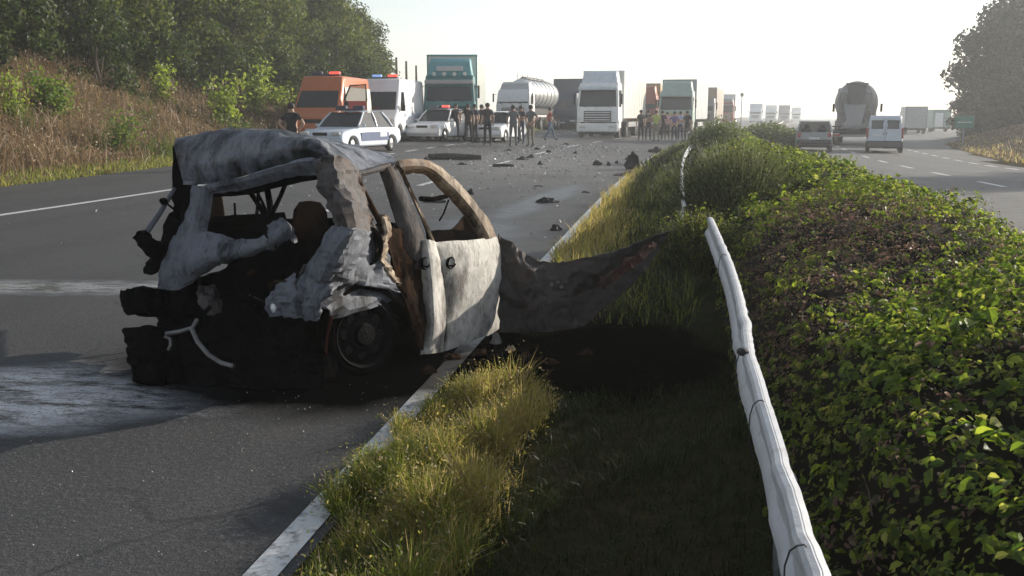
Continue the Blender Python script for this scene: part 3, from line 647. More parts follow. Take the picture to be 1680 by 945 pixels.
# ------------------------------------------------------------------ left bank and right verge vegetation
parts = []
u, s, b = gpts(62000, -30, -14.7, 8, 62); keep = rng.uniform(0, 1, len(u)) < np.clip(1.15 - (s - 12) * .014, .3, 1); u, s, b = u[keep], s[keep], b[keep]; n = len(b)
V, F, m, t = blades(b, rng.uniform(.28, .75, n) * (1 + .5 * pn(u, s, .8)), rng.uniform(.010, .032, n), .95, .8, np.where(pn(u, s, .55, 3) > .55, 2, 0)); parts.append((V, F, m))
k = rng.choice(n, 26000); lv = leaves(t[k] + rng.normal(0, .06, (26000, 3)), rnd_dirs(26000, .3), rng.uniform(.025, .075, 26000), .7); parts.append((*lv, (rng.uniform(0, 1, 26000) < .5).astype(int).repeat(2)))
k = rng.choice(n, 9000); lv = leaves(b[k] + [0, 0, .3] + rng.normal(0, .12, (9000, 3)), rnd_dirs(9000, .6), rng.uniform(.05, .12, 9000), .6); parts.append((*lv, np.where(pn(u[k], s[k], .7, 9) > .25, 2, 0).repeat(2)))
c3 = cat(parts); npmesh('dry_grass', c3[0], c3[1], [M['dry'], M['dry_seed'], M['weed']], c3[2], kind='stuff')
u, s, b = gpts(15000, -15.1, -14.05, 6, 75); n = len(b)
V, F, m, t = blades(b, rng.uniform(.07, .18, n), rng.uniform(.012, .03, n), .7, .6, rng.integers(0, 2, n)); npmesh('verge_grass', V, F, [M['verge'], M['grass_gold']], m * (rng.uniform(0, 1, len(m)) < .3), kind='stuff')
u = rng.uniform(0, 12, 14000); s = rng.uniform(18, 110, 14000); u = u + right_edge(s) + .1; x, y = road_xy(u, s); b = np.stack([x, y, zf(u, s)], 1); n = len(b)
V, F, m, t = blades(b, rng.uniform(.08, .28, n), rng.uniform(.02, .06, n), 1.0, .7, np.where(u > 17.5, 1, rng.integers(0, 2, n))); npmesh('verge_grass', V, F, [M['grass_gold'], M['dry']], m, kind='stuff')

def tree_mesh(seed, h, r, nblob, nleaf, lsize, base=.15, mat=None, bushy=False):
    """crown: many small leaf faces gathered in clumps on limbs; trunk: tapered with limbs"""
    g = random.Random(seed); blobs = []
    tr = MB()
    tr.tube([(0, 0, -.3), (g.uniform(-.1, .1), g.uniform(-.1, .1), h * .3), (g.uniform(-.3, .3), g.uniform(-.3, .3), h * .62), (g.uniform(-.4, .4), g.uniform(-.4, .4), h * .9)], [h * .030, h * .022, h * .014, .02], 7)
    for i in range(nblob):
        z = base * h + (1 - base) * h * (i + .5) / nblob * .97; k = (z / h - base) / (1 - base)
        env = r * (max(.05, math.sin(math.pi * min(1, (k * .86 + .17))) ** .7)); a = i * 2.399 + g.uniform(-.5, .5); q = env * g.uniform(.35, 1.0)
        c = Vector((math.cos(a) * q, math.sin(a) * q, z + g.uniform(-.2, .2))); br = r * g.uniform(.22, .42); blobs.append((c, br))
        if i % 3 == 0: tr.tube([(0, 0, max(.1, z - q * .7 - .3)), c * .55 + Vector((0, 0, z * .42)), c], [h * .012, h * .007, .012], 5)
    cs = []; ns = []
    for c, br in blobs:
        n = max(20, int(nleaf * br * br / sum(b * b for _, b in blobs))); d = rnd_dirs(n, .15); q = br * rng.uniform(.35, 1.12, n)[:, None]
        cs.append(np.array(c) + d * q * np.array([1, 1, .78])); ns.append(d + rng.normal(0, .6, (n, 3)))
    C_ = np.concatenate(cs); N_ = np.concatenate(ns); V, F = leaves(C_, N_, rng.uniform(.6, 1.35, len(C_)) * lsize, .62)
    return tr, V, F
def make_tree(name, label, cat_, loc, seed, h, r, nb, nl, ls, mat, base=.15, group=None):
    t = thing(name, label, cat_, loc, group=group); tr, V, F = tree_mesh(seed, h, r, nb, nl, ls, base)
    tr.build('trunk', M['bark'], t, True); npmesh('crown', V, F, [mat], parent=t, kind='stuff'); return t
TL = 'leafy green tree in the dense wood above the dry bank'; TG = 'trees of the wood on the left bank'
protos = [make_tree('tree', TL, 'tree', P(-21.5, 25.5), 11, 7.2, 3.0, 34, 15000, .16, M['leaf_b'], .03, TG),
          make_tree('tree', TL, 'tree', P(-22.5, 34), 12, 7.6, 3.1, 34, 15000, .16, M['leaf_a'], .03, TG),
          make_tree('tree', TL, 'tree', P(-21.5, 43), 13, 6.6, 2.8, 30, 13000, .16, M['leaf_a'], .02, TG),
          make_tree('tree', TL, 'tree', P(-25.5, 29), 14, 9.0, 3.3, 34, 14000, .17, M['leaf_b'], .03, TG)]
for i, (u, s, k, sc) in enumerate([(-24.5, 22, 3, .85), (-23.0, 29.5, 0, .95), (-22.4, 38.5, 2, 1.05), (-26, 36, 3, 1.0), (-25.5, 42, 1, 1.05), (-22.5, 47.5, 1, .9), (-25, 50, 0, 1.05), (-21.5, 53, 2, 1.0), (-23.5, 57.5, 1, 1.0),
                                   (-26.5, 60, 3, .95), (-23.6, 62, 0, .9), (-26.5, 67, 2, 1.0), (-29, 46, 3, 1.1), (-29.5, 55, 0, 1.2), (-28.5, 33, 1, 1.15), (-27.5, 25, 3, 1.1), (-29.5, 70, 1, 1.0)]):
    dup(protos[k], P(u, s, -.2), random.uniform(0, 6.3), sc * random.uniform(.95, 1.05))
BL = 'bushy undergrowth shrub at the foot of the wood'; BG = 'shrubs at the foot of the wood'
bp = make_tree('shrub', BL, 'shrub', P(-20.0, 31), 31, 2.6, 1.7, 16, 4200, .13, M['leaf_b'], .0, BG)
for u, s, sc in [(-20.4, 26, 1.2), (-20.2, 35, 1.0), (-19.8, 39, 1.05), (-19.8, 43.5, 1.1), (-19.6, 48, 1.1), (-19.4, 53, 1.2), (-20.6, 57, 1.2), (-20.6, 22.5, 1.2)]: dup(bp, P(u, s, -.1), random.uniform(0, 6), sc)
def sapling(px, base, top, r, n, label, mat, ls=.11):
    """stands where the sight line through its foot meets the bank"""
    best = None
    for k in range(300):
        y = 16 + k * .2; p = at(px, base, y)
        if p.z <= zxy(p.x, p.y): best = p; break
    p = best or at(px, base, 30); h = at(px, top, p.y).z - p.z
    t = thing('sapling', label, 'shrub', (p.x, p.y, p.z))
    g = random.Random(px); tr = MB(); cs = []
    for k in range(6):
        a = g.uniform(0, 6.3); q = g.uniform(.1, 1) * r; tp = Vector((math.cos(a) * q, math.sin(a) * q * .8, h * g.uniform(.55, 1))); tr.tube([(0, 0, -.1), tp * .5 + Vector((0, 0, .1)), tp], [.02, .014, .006], 5)
        m = n // 6; tt = rng.uniform(.2, 1.05, m)[:, None]; cs.append(np.array(tp) * tt + rng.normal(0, .18 * r + .05, (m, 3)))
    C_ = np.concatenate(cs); tr.build('stem', M['twig'], t); V, F = leaves(C_, rnd_dirs(len(C_), .5), rng.uniform(.6, 1.3, len(C_)) * ls, .6); npmesh('foliage', V, F, [mat], parent=t, kind='stuff'); return t
sapling(268, 172, 106, .5, 420, 'slim bright yellow-green sapling on the dry bank below the wood', M['sapling'], .15)
sapling(372, 215, 120, .75, 560, 'tall sunlit sapling with drooping yellow-green leaves left of the black clad man', M['sapling'], .17)
sapling(415, 190, 104, .9, 520, 'wide bright sapling with pale leaves right of the drooping sapling', M['sapling'], .18)
sapling(455, 182, 132, .7, 260, 'small bright sapling nearest the orange van on the bank', M['sapling'], .17)
sapling(85, 192, 122, .75, 1100, 'round green shrub on the dry bank at the far left', M['sapling_dark'], .12)
sapling(15, 195, 120, .55, 420, 'low yellowish shrub cut by the left picture edge on the bank', M['sapling'], .10)
sapling(190, 252, 196, .7, 620, 'low dull green weed clump on the lower bank', M['sapling_dark'], .09)
sapling(392, 240, 192, .7, 420, 'dark green weed clump just left of the black clad man', M['weed'], .11)

# right side trees
tR = make_tree('tree', 'large hazy dark tree overhanging the right edge of the opposite road', 'tree', (26.5, 80, zxy(26.5, 80)), 51, 10.8, 5.2, 56, 46000, .36, M['leaf_far'], .0)
tX = dup(tR, (32.5, 83, .6), 1.0, (1.1, 1.1, .95), 'second dark tree at the far right behind the overhanging tree')
tS = dup(tR, (25.0, 84.0, -.2), 2.2, (.62, .62, .45), 'low dark bush at the foot of the right overhanging tree')
tS2 = dup(protos[0], (26.8, 42.5, 1.2), .7, 1.12, 'tree beside the opposite road just outside the right picture edge'); del tS2['group']

# dark poles left of the green lorry
for i, (px, y, top) in enumerate([(652, 68, 95), (668, 74, 101), (684, 80, 108)]):
    p = spot(px, y); tp = at(px, top, y).z - p.z; mb = MB(); mb.tube([(0, 0, -.3), (0, 0, tp * .5), (0, 0, tp)], [.11, .10, .08], 8); mb.tube([(0, 0, tp), (0, 0, tp + .05)], [.1, .02], 8)
    o = mb.build('pole', M['twig'], None); o.location = p; tag(o, ('leftmost and tallest of the three dark poles behind the white ambulance', 'middle one of the three dark poles behind the white ambulance', 'rightmost of the three dark poles, nearest the green lorry')[i], 'pole', 'dark poles behind the white van')

# ------------------------------------------------------------------ vehicles (built facing +Y)
_wm = {}
def wheel(par, x, y, r, w, rimm='chrome', rf=.62):
    k = (r, w, rimm)
    if k not in _wm:
        mb = MB(); mb.lathe([(r * rf, -w / 2), (r * .93, -w / 2), (r, -w * .36), (r, w * .36), (r * .93, w / 2), (r * rf, w / 2)], (0, 0, 0), (1, 0, 0), 20)
        t = mb.build('wheel', M['tyre'], None, True)
        mb = MB()
        for sd in (-1, 1):
            mb.lathe([(r * rf, sd * w * .46), (r * rf * .9, sd * w * .3), (r * .3, sd * w * .36), (r * .12, sd * w * .46), (.001, sd * w * .46)], (0, 0, 0), (1, 0, 0), 16)
        rm = mb.build('rim', M[rimm], t, True); _wm[k] = (t.data, rm.data); bpy.data.objects.remove(rm); bpy.data.objects.remove(t)
    t = link('wheel', _wm[k][0], par); t.location = (x, y, r); link('rim', _wm[k][1], t); return t
def hull(name, prof, w, mat, par, ch=.05, tum=None):
    """side outline (y, z) given a width, rounded edges and tumblehome: tum = (z0, z1, inset)"""
    bm = bmesh.new(); vs = [bm.verts.new((-w, y, z)) for y, z in prof]; f = bm.faces.new(vs)
    r = bmesh.ops.extrude_face_region(bm, geom=[f]); top = [g for g in r['geom'] if isinstance(g, bmesh.types.BMVert)]
    bmesh.ops.translate(bm, vec=(2 * w, 0, 0), verts=top)
    ed = [e for e in bm.edges if abs(e.verts[0].co.x - e.verts[1].co.x) < 1e-5]
    bmesh.ops.bevel(bm, geom=ed, offset=ch, segments=3, affect='EDGES', profile=.6, clamp_overlap=True)
    if tum:
        for v in bm.verts:
            k = min(1, max(0, (v.co.z - tum[0]) / (tum[1] - tum[0]))); v.co.x *= 1 - k * tum[2] / w
    bmesh.ops.recalc_face_normals(bm, faces=bm.faces[:])
    me = bpy.data.meshes.new(name); bm.to_mesh(me); bm.free(); me.materials.append(mat)
    me.polygons.foreach_set('use_smooth', [True] * len(me.polygons)); me.set_sharp_from_angle(angle=R(35)); return link(name, me, par)
def arch(y, r, z0=.2, n=9): return [(y - r * math.cos(math.pi * k / (n - 1)), z0 + max(0, (r * math.sin(math.pi * k / (n - 1))))) for k in range(n)]
def bx(name, c, d, mat, par, ch=.02, rot=None, taper=1.0):
    mb = MB(); mb.box(c, d, rot, 0, ch, taper); return mb.build(name, M[mat] if isinstance(mat, str) else mat, par)
def pane(name, pts, mat, par, th=.012):
    mb = MB(); mb.poly(pts, th); return mb.build(name, M[mat] if isinstance(mat, str) else mat, par)
def face(f): return math.atan2(-f[0], f[1])

def car(label, cat_, loc, rz, L, Wd, Ht, mat, hatch=False, plate=None, lights_on=False, group=None, glass='glass'):
    t = thing('parked_car' if cat_ != 'hatchback' else 'hatchback_car', label, cat_, loc, rz, group); w = Wd / 2; f = L / 2; wr = .30; ay, by = f - .78, -f + .72; belt = Ht * .62; hood = Ht * .56
    low = [(-f + .04, .36)] + arch(by, wr + .06, .22) + arch(ay, wr + .06, .22) + [(f - .04, .24), (f, .42), (f + .01, .52), (f - .03, hood - .18), (f - .12, hood - .09), (f - .3, hood - .04), (f - .65, hood + .01), (f - .95, hood + .035), (f - 1.2, belt)]
    low += [(-f + (.10 if hatch else .75), belt)] + ([(-f + .02, belt - .12)] if hatch else [(-f + .7, belt), (-f + .06, belt - .05)]) + [(-f, .5)]
    cl = [low[0]]
    for q in low[1:]:
        if (q[0] - cl[-1][0]) ** 2 + (q[1] - cl[-1][1]) ** 2 > 4e-4: cl.append(q)
    hull('body', cl, w, M[mat], t, .10, (.5, belt, .05))
    # greenhouse
    bw = w - .07; rw = w - .22; fy0, fy1 = f - 1.2, f - 1.85; ry1, ry0 = (-f + .42, -f + .12) if hatch else (-f + 1.15, -f + .62)
    A = [Vector((x * bw, fy0, belt - .01)) for x in (-1, 1)]; B = [Vector((x * rw, fy1, Ht - .05)) for x in (-1, 1)]; C = [Vector((x * rw, ry1, Ht - .05)) for x in (-1, 1)]; D = [Vector((x * bw, ry0, belt - .01)) for x in (-1, 1)]
    mb = MB(); nr = 9
    for sy in range(nr):
        for sx in range(nr):
            uu, vv = sx / (nr - 1) * 2 - 1, sy / (nr - 1) * 2 - 1
            mb.v.append(Vector((uu * (rw + .03), (fy1 + ry1) / 2 + vv * ((fy1 - ry1) / 2 + .05), Ht - .075 + .085 * (1 - uu ** 4) * .5 + .075 * (1 - abs(vv) ** 3) * .5 + .02)))
    mb.f = [(a * nr + c_, a * nr + c_ + 1, (a + 1) * nr + c_ + 1, (a + 1) * nr + c_) for a in range(nr - 1) for c_ in range(nr - 1)]; mb.m = [0] * len(mb.f)
    mb.build('roof', M[mat], t, True)
    mid = (fy1 + ry1) / 2 + .05
    for s, x in enumerate((-1, 1)):
        for pa, pb, pr_ in ((A[s], B[s], .034), (D[s], C[s], .05), (Vector((x * bw, mid - .08, belt)), Vector((x * rw, mid, Ht - .05)), .035)): mb = MB(); mb.tube([pa, pa.lerp(pb, .5) + Vector((x * .018, 0, .02)), pb], pr_, 6); mb.build('pillar', M[mat], t)
        q = Vector((x * .008, 0, 0))
        pane('side_window', [A[s] + q, B[s] + q, Vector((x * rw, mid, Ht - .06)) + q, Vector((x * bw, mid - .08, belt)) + q], glass, t)
        pane('side_window', [Vector((x * bw, mid - .12, belt)) + q, Vector((x * rw, mid - .03, Ht - .06)) + q, C[s] + q, D[s] + q], glass, t)
        bx('mirror', (x * (w + .06), fy0 - .15, belt + .06), (.14, .09, .11), mat, t, .03)
        bx('headlight', (x * (w - .26), f - .03, hood - .13), (.34, .12, .14), 'headlight_on' if lights_on else 'lamp', t, .03)
        bx('tail_light', (x * (w - .17), -f + .03, belt - .13), (.15, .10, .14 if not hatch else .20), 'red_lamp', t, .02)
        for y in (ay, by): wheel(t, x * (w - .10), y, wr, .19)
        mb = MB(); mb.tube([Vector((x * (w + .002), mid - .3, belt - .10)), Vector((x * (w + .002), mid - .16, belt - .10))], .014, 5); mb.build('door_handle', M['black'], t)
    pane('windscreen', [A[0], A[1], B[1], B[0]], glass, t); pane('rear_window', [D[1], D[0], C[0], C[1]], glass, t)
    mb = MB()
    for x in (-.36, .36):
        for y in (fy1 - .35, fy1 - 1.15):
            mb.box((x, y, belt - .08), (.42, .14, .5), ch=.04); mb.box((x, y, belt + .27), (.24, .08, .17), ch=.03)
    mb.build('seats', M['black'], t)
    bx('bumper', (0, f - .0, .40), (Wd - .12, .10, .16), mat, t, .04); bx('bumper', (0, -f + .0, .47), (Wd - .12, .10, .18), 'bumper_dark' if hatch else mat, t, .04)
    bx('number_plate', (0, f + .055, .40), (.5, .012, .11), 'white', t, .003); bx('number_plate', (0, -f - .056, .62 if hatch else .55), (.5, .012, .11), 'white', t, .003)
    bx('grille', (0, f - .015, hood - .14), (.55, .05, .10), 'black', t, .01); bx('underbody', (0, 0, .24), (Wd - .3, L - .5, .12), 'black', t, .02)
    t.name = 'car' if cat_ != 'hatchback' else 'hatchback'; return t
def lightbar(t, z, y, w, red=True, blue=True):
    b = bx('light_bar', (0, y, z + .05), (w, .22, .06), 'beacon_off', t, .02)
    bx('beacon', (-w * .3, y, z + .13), (w * .36, .2, .12), 'beacon_red' if red else 'beacon_off', b, .03); bx('beacon', (w * .3, y, z + .13), (w * .36, .2, .12), 'beacon_blue' if blue else 'beacon_off', b, .03)

def van(name, label, loc, rz, L, Wd, Ht, mat, lower=None, stripe=None, bar=(1, 1), lamps=True):
    t = thing(name, label, 'van', loc, rz); w = Wd / 2; f = L / 2; wr = .34; ay, by = f - .85, -f + 1.0
    pr = [(-f, .32)] + arch(by, wr + .07, .3) + arch(ay, wr + .07, .3) + [(f - .02, .32), (f, .62), (f - .1, 1.0), (f - .55, 1.28), (f - 1.15, Ht - .55), (f - 1.45, Ht - .04), (f - 1.7, Ht), (-f + .1, Ht), (-f, Ht - .12)]
    hull('body', pr, w, M[mat], t, .17, (1.1, Ht, .12))
    def sl(z): return np.interp(z, [1.28, Ht - .55], [f - .55, f - 1.15])
    z0, z1 = 1.36, Ht - .60
    n = Vector((0, (Ht - .55 - 1.28), .6)).normalized() * .012
    a = [Vector((x * (w - q), float(sl(z)), z)) + n for x, q, z in ((-1, .14, z0), (1, .14, z0), (1, .22, z1), (-1, .22, z1))]
    pane('windscreen', a, 'glass_dark', t); mb = MB(); mb.tube([a[0].lerp(a[1], .3) + n * 2, a[0].lerp(a[2], .45) + n * 2], .012, 4); mb.tube([a[1].lerp(a[0], .3) + n * 2, a[1].lerp(a[3], .30) + n * 2], .012, 4); mb.build('wiper', M['black'], t)
    for x in (-1, 1):
        X = lambda z: x * (w - .12 * np.clip((z - 1.1) / (Ht - 1.1), 0, 1) + .006)
        pane('side_window', [Vector((X(z), y, z)) for y, z in ((f - .95, 1.32), (f - 1.75, 1.32), (f - 1.75, z1), (f - 1.38, z1))], 'glass_dark', t)
        bx('mirror', (x * (w + .13), f - .95, 1.45), (.18, .10, .30), 'black', t, .04)
        bx('headlight', (x * (w - .24), f - .10, .88), (.30, .16, .22), 'headlight_on' if lamps and x > 0 else 'lamp', t, .05)
        for y in (ay, by): wheel(t, x * (w - .12), y, wr, .22, 'mid_grey')
        mb = MB(); mb.box((x * (w + .002), -.2, .62), (.02, L * .42, .10), ch=.006); mb.build('rub_strip', M['bumper_dark'], t)
        mb = MB(); mb.tube([(x * (w + .006), f - 1.8, 1.15), (x * (w + .006), f - 1.66, 1.15)], .016, 5); mb.build('door_handle', M['black'], t)
        if stripe: bx('side_stripe', (x * (w + .004), -.5, 1.12), (.012, L * .62, .16), stripe, t, .003)
    bx('bumper', (0, f + .0, .48), (Wd - .06, .16, .26), lower or 'bumper_dark', t, .05); bx('grille', (0, f - .07, .82), (.75, .10, .16), 'black', t, .02)
    bx('number_plate', (0, f + .085, .48), (.5, .012, .11), 'white', t, .003); bx('underbody', (0, 0, .32), (Wd - .3, L - .6, .14), 'black', t, .02)
    if bar: lightbar(t, Ht, f - 1.9, Wd * .62, bar[0], bar[1])
    return t

def lorry(label, loc, rz, mat, cabw=2.48, cabh=3.0, box=None, boxh=3.95, boxl=11, tank=False, visor=None, defl=None, dark_front=False, grille='black', bumper=None, lit=False, name='lorry', frame=None, tip=None):
    t = thing(name, label, 'lorry', loc, rz); w = cabw / 2; z0 = .55; bw = 2.5
    hull('cab', [(-1.9, z0 + .4), (-.05, z0 + .4), (-.02, 1.75), (-.10, 1.95), (-.30, cabh - .25), (-.50, cabh), (-1.9, cabh)], w, M[mat], t, .09, (1.9, cabh, .07))
    zt = cabh - .42; zb = 1.80
    yb, yt = -.03 - .02, -.27
    pane('windscreen', [Vector((-w + .12, yb, zb)), Vector((w - .12, yb, zb)), Vector((w - .19, yt + .005, zt)), Vector((-w + .19, yt + .005, zt))], 'glass_dark', t, .02)
    mb = MB()
    for x in (-.7, 0, .7): mb.tube([(x, .01, zb + .02), (x + .42, -.03, zb + .2)], .014, 4)
    mb.build('wiper', M['black'], t)
    bx('grille', (0, -.01, 1.30), (cabw * .66, .08, .62), grille, t, .03)
    mb = MB()
    for k in range(4): mb.box((0, .035, 1.08 + k * .145), (cabw * .62, .025, .05), ch=.008)
    mb.build('grille_bar', M[mat], t)
    bx('bumper', (0, -.08, .62), (cabw, .34, .52), bumper or mat, t, .06); bx('number_plate', (0, .10, .55), (.52, .014, .12), 'white', t, .003)
    bx('lower_skirt', (0, -.15, .32), (cabw - .3, .2, .14), 'black', t, .02)
    for x in (-1, 1):
        bx('headlight', (x * (w - .33), .08, .68), (.46, .06, .18), 'headlight_on' if lit else 'lamp', t, .03)
        mb = MB(); mb.tube([(x * w, -.2, 2.55), (x * (w + .20), -.05, 2.55)], .018, 5); mb.box((x * (w + .20), -.05, 2.30), (.10, .14, .62), ch=.03); mb.build('mirror', M['black'], t)
        pane('side_window', [Vector((x * (w - .005), y, z)) for y, z in ((-.35, 1.85), (-1.25, 1.85), (-1.25, zt), (-.50, zt))], 'glass_dark', t, .02 * x * 0 + .012)
        bx('step', (x * (w - .06), -.75, .85), (.16, .9, .55), mat, t, .03)
        for y in (-.95,): wheel(t, x * (w - .17), y, .48, .30, 'mid_grey')
        bx('door_handle', (x * (w + .01), -1.15, 1.55), (.03, .16, .04), 'black', t, .008)
    if visor: bx('sun_visor', (0, -.05, cabh - .33), (cabw - .12, .24, .22), visor, t, .05)
    if defl:
        mb = MB(); hd = defl[1]; pr = [(-.55, cabh - .02), (-.75, cabh + hd * .75), (-1.05, cabh + hd), (-1.85, cabh + hd), (-1.85, cabh - .02)]
        hull('roof_deflector', pr, w - .14, M[defl[0]], t, .10, (cabh, cabh + hd, .12))
    bx('chassis', (0, -6.2, .82), (.9, 10.6, .22), 'black', t, .02)
    if box:
        b = bx('trailer_box', (0, -2.2 - boxl / 2, 1.15 + (boxh - 1.15) / 2), (2.52, boxl, boxh - 1.15), box, t, .04)
        mb = MB()
        for sx in (-1, 1):
            mb.box((sx * 1.24, -2.2, 1.15 + (boxh - 1.15) / 2), (.07, .07, boxh - 1.1), ch=.01)
            for k in range(1, 9): mb.box((sx * 1.265, -2.2 - boxl * k / 9, 1.15 + (boxh - 1.15) / 2), (.02, .05, boxh - 1.3), ch=.005)
        mb.box((0, -2.19, boxh), (2.56, .08, .08), ch=.01); mb.build('trailer_frame', M[frame or 'mid_grey'], b)
        for sx in (-1, 1): bx('side_guard', (sx * 1.22, -2.2 - boxl * .42, .78), (.05, boxl * .42, .32), 'mid_grey', t, .01)
    if tank:
        r = 1.05; mb = MB(); zc = 2.65; y0 = -2.3; prof = [(.01, 0), (r * .55, .06), (r * .88, .22), (r, .5)]
        prof += [(r, tank - .5), (r * .88, tank - .22), (r * .55, tank - .06), (.01, tank)]
        mb.lathe(prof, (0, y0, zc), (0, -1, 0), 28); tk = mb.build('tank', M['steel'], t, True)
        for k in range(7):
            mb = MB(); y = .6 + (tank - 1.2) * k / 6; mb.lathe([(r, y - .05), (r + .05, y - .03), (r + .05, y + .03), (r, y + .05)], (0, y0, zc), (0, -1, 0), 28); mb.build('tank_rib', M['steel'], tk, True)
        mb = MB(); mb.box((0, y0 - tank / 2, zc + r + .07), (.6, tank * .8, .04), ch=.01)
        for k in range(5): mb.lathe([(.22, 0), (.24, .16), (.2, .2), (.01, .2)], (0, y0 - 1.2 - k * 1.5, zc + r), (0, 0, 1), 10); mb.tube([(.4, y0 - .8 - k * 1.6, zc + r - .1), (.4, y0 - .8 - k * 1.6, zc + r + .45)], .02, 5)
        mb.build('hatch_walkway', M['galv'], tk); bx('saddle', (0, y0 - tank / 2, 1.35), (1.5, tank * .8, .5), 'black', t, .05)
    ys = (-4.2, -8.6, -9.7, -10.8) if (box and boxl > 9) or tank else (-4.0, -5.4)
    for y in ys:
        for x in (-1, 1): wheel(t, x * 1.05, y, .48, .32, 'mid_grey')
    return t
def hz_(y): return heading(y)
def toward(px, y, extra=0.0):
    """location and rotation of a vehicle on our road that faces the camera"""
    p = spot(px, y); return p, math.pi - hz_(y) + extra

# police cars and ambulances
pc = car('white police saloon with blue door band and roof light bar before the orange van', 'police car', Vector((-11.44, 33.9, zxy(-11.44, 33.9))), face((-.2, -.98)), 4.3, 1.74, 1.44, 'pale_blue', plate=1, glass='glass')
pc.name = 'police_car'; lightbar(pc, 1.44, .05, 1.15, False, False)
for x in (-1, 1):
    bx('door_stripe', (x * .874, -.15, .56), (.012, 2.0, .30), 'police_blue', pc, .003); bx('door_stripe', (x * .876, -.75, .62), (.012, .5, .16), 'white', pc, .003)
pc2 = car('small white police car with red roof lights between the white van and green lorry', 'police car', spot(722, 45.5), face((-.20, -1)), 4.0, 1.68, 1.46, 'white', hatch=True); pc2.name = 'police_car'; lightbar(pc2, 1.46, .0, 1.0, True, False)
car('small white car half hidden among the people in front of the tanker', 'car', spot(817, 47), face((-.15, -1)), 4.0, 1.66, 1.42, 'white', hatch=True)
ov = van('ambulance_van', 'orange ambulance van with dark windscreen and red roof lights by the bank', spot(545, 39.5), face((.02, -1)), 5.0, 1.98, 2.62, 'orange', 'orange', 'white', (1, 0))
for x in (-1, 1): bx('side_panel', (x * .985, -.62, 1.55), (.03, 3.5, 1.25), 'cream', ov, .012, Matrix.Rotation(-x * .077, 3, 'Y'))  # pale panels added to look like sunlight on the orange sides
# the open driver's door of the orange van
dv = MB(); hx = .98; hy = 2.5 - .95
dd = Vector((-.86, -.5, 0)).normalized(); dpt = lambda k, z: Vector((-hx - .02, hy, 0)) + dd * k + Vector((0, 0, z))
# the side panels above copy sun glare as pale paint; door opens on the picture's right side (the van's left)
dv = MB(); dv.poly([dpt(0, .5), dpt(.95, .5), dpt(.95, 1.62), dpt(0, 1.62)], .05); door = dv.build('door', M['red'], ov)
dv = MB(); dv.tube([dpt(.03, 1.62), dpt(.30, 2.22), dpt(.93, 2.27), dpt(.95, 1.62)], .035, 6); dv.build('window_frame', M['black'], door)
pane('pane', [dpt(.06, 1.62), dpt(.93, 1.62), dpt(.91, 2.24), dpt(.32, 2.20)], 'glass_clear', door)
van('ambulance_van', 'white ambulance van with red and blue roof beacons right of the orange van', spot(641, 44.5), face((.0, -1)), 5.4, 1.96, 2.75, 'white', 'white', 'pale_blue', (1, 1))
# lorries facing the camera
p, r = toward(737, 47, .215); g1 = lorry('green lorry with tall box trailer, roof spotlights and pale teal deflector', p, r, 'green', cabh=3.1, box='cream', boxh=4.15, boxl=10.5, visor='mid_grey', defl=('teal', .85), frame='teal')
bx('name_board', (0, -.45, 3.42), (1.3, .06, .24), 'silver', g1, .02)
for k in range(4): mb = MB(); mb.lathe([(.09, -.05), (.10, .05), (.01, .06)], (-.75 + k * .5, -.42, 3.16), (0, 1, 0), 10); mb.build('spotlight', M['lamp'], g1)
p, r = toward(841, 70, .03); lorry('silver tanker lorry with ribbed round tank behind a pale cab', p, r, 'white', cabh=2.9, tank=9.5, defl=('silver', .55), grille='black')
p, r = toward(922, 83); lorry('dark navy lorry in shade between the tanker and the white lorry', p, r, 'navy', cabh=3.0, box='navy', boxh=4.2, boxl=10, grille='navy', frame='navy')
p, r = toward(980, 59); lorry('white articulated lorry with tall roof deflector and long cream trailer heading the queue', p, r, 'white', cabh=3.25, box='cream', boxh=4.0, boxl=11, visor='pale_blue', defl=('pale_blue', .72), grille='bumper_dark', frame='white')
p, r = toward(1052, 84); lorry('brownish red lorry mostly hidden behind the white lorry and standing people', p, r, 'rust_red', cabh=3.0, box='ochre', boxh=4.0, boxl=8, defl=('rust_red', .8), frame='tan')
p, r = toward(1108, 73); lorry('pale green lorry with ochre lower front behind the standing crowd', p, r, 'pale_green', cabh=3.2, box='silver', boxh=4.05, boxl=10, visor='pale_green', defl=('pale_green', .72), grille='ochre', bumper='tan', frame='pale_green')
p, r = toward(1149, 92); lorry('grey lorry partly hidden right behind the pale green lorry', p, r, 'grey', cabh=3.0, box='tan', boxh=4.0, boxl=9, frame='silver')
p, r = toward(1187, 128); lorry('red and grey lorry with tall white box showing above the rounded shrub', p, r, 'rust_red', cabh=3.1, box='white', boxh=4.1, boxl=10, visor='grey', defl=('grey', .5), grille='mid_grey', frame='mid_grey')
for px, y, m_, lb in ((1239, 215, 'pale_blue', 'far blue grey box lorry left of the thin pole top'), (1264, 240, 'white', 'far white lorry second in the distant queue'), (1286, 230, 'grey', 'far grey lorry third in the distant queue'), (1306, 280, 'white', 'farthest pale lorry at the end of the distant queue')):
    p, r = toward(px, y); lorry(lb, p, r, m_, cabh=3.0, box=m_, boxh=4.0, boxl=9, frame='silver')
p = spot(1216, 100); mb = MB(); mb.tube([(0, 0, -.3), (0, 0, 3.4)], .05, 8); mb.box((0, 0, 3.55), (.32, .12, .36), ch=.03); o = mb.build('signal_pole', M['mid_grey'], None); o.location = p; tag(o, 'thin pole with small box on top beside the far blue grey lorry', 'pole')

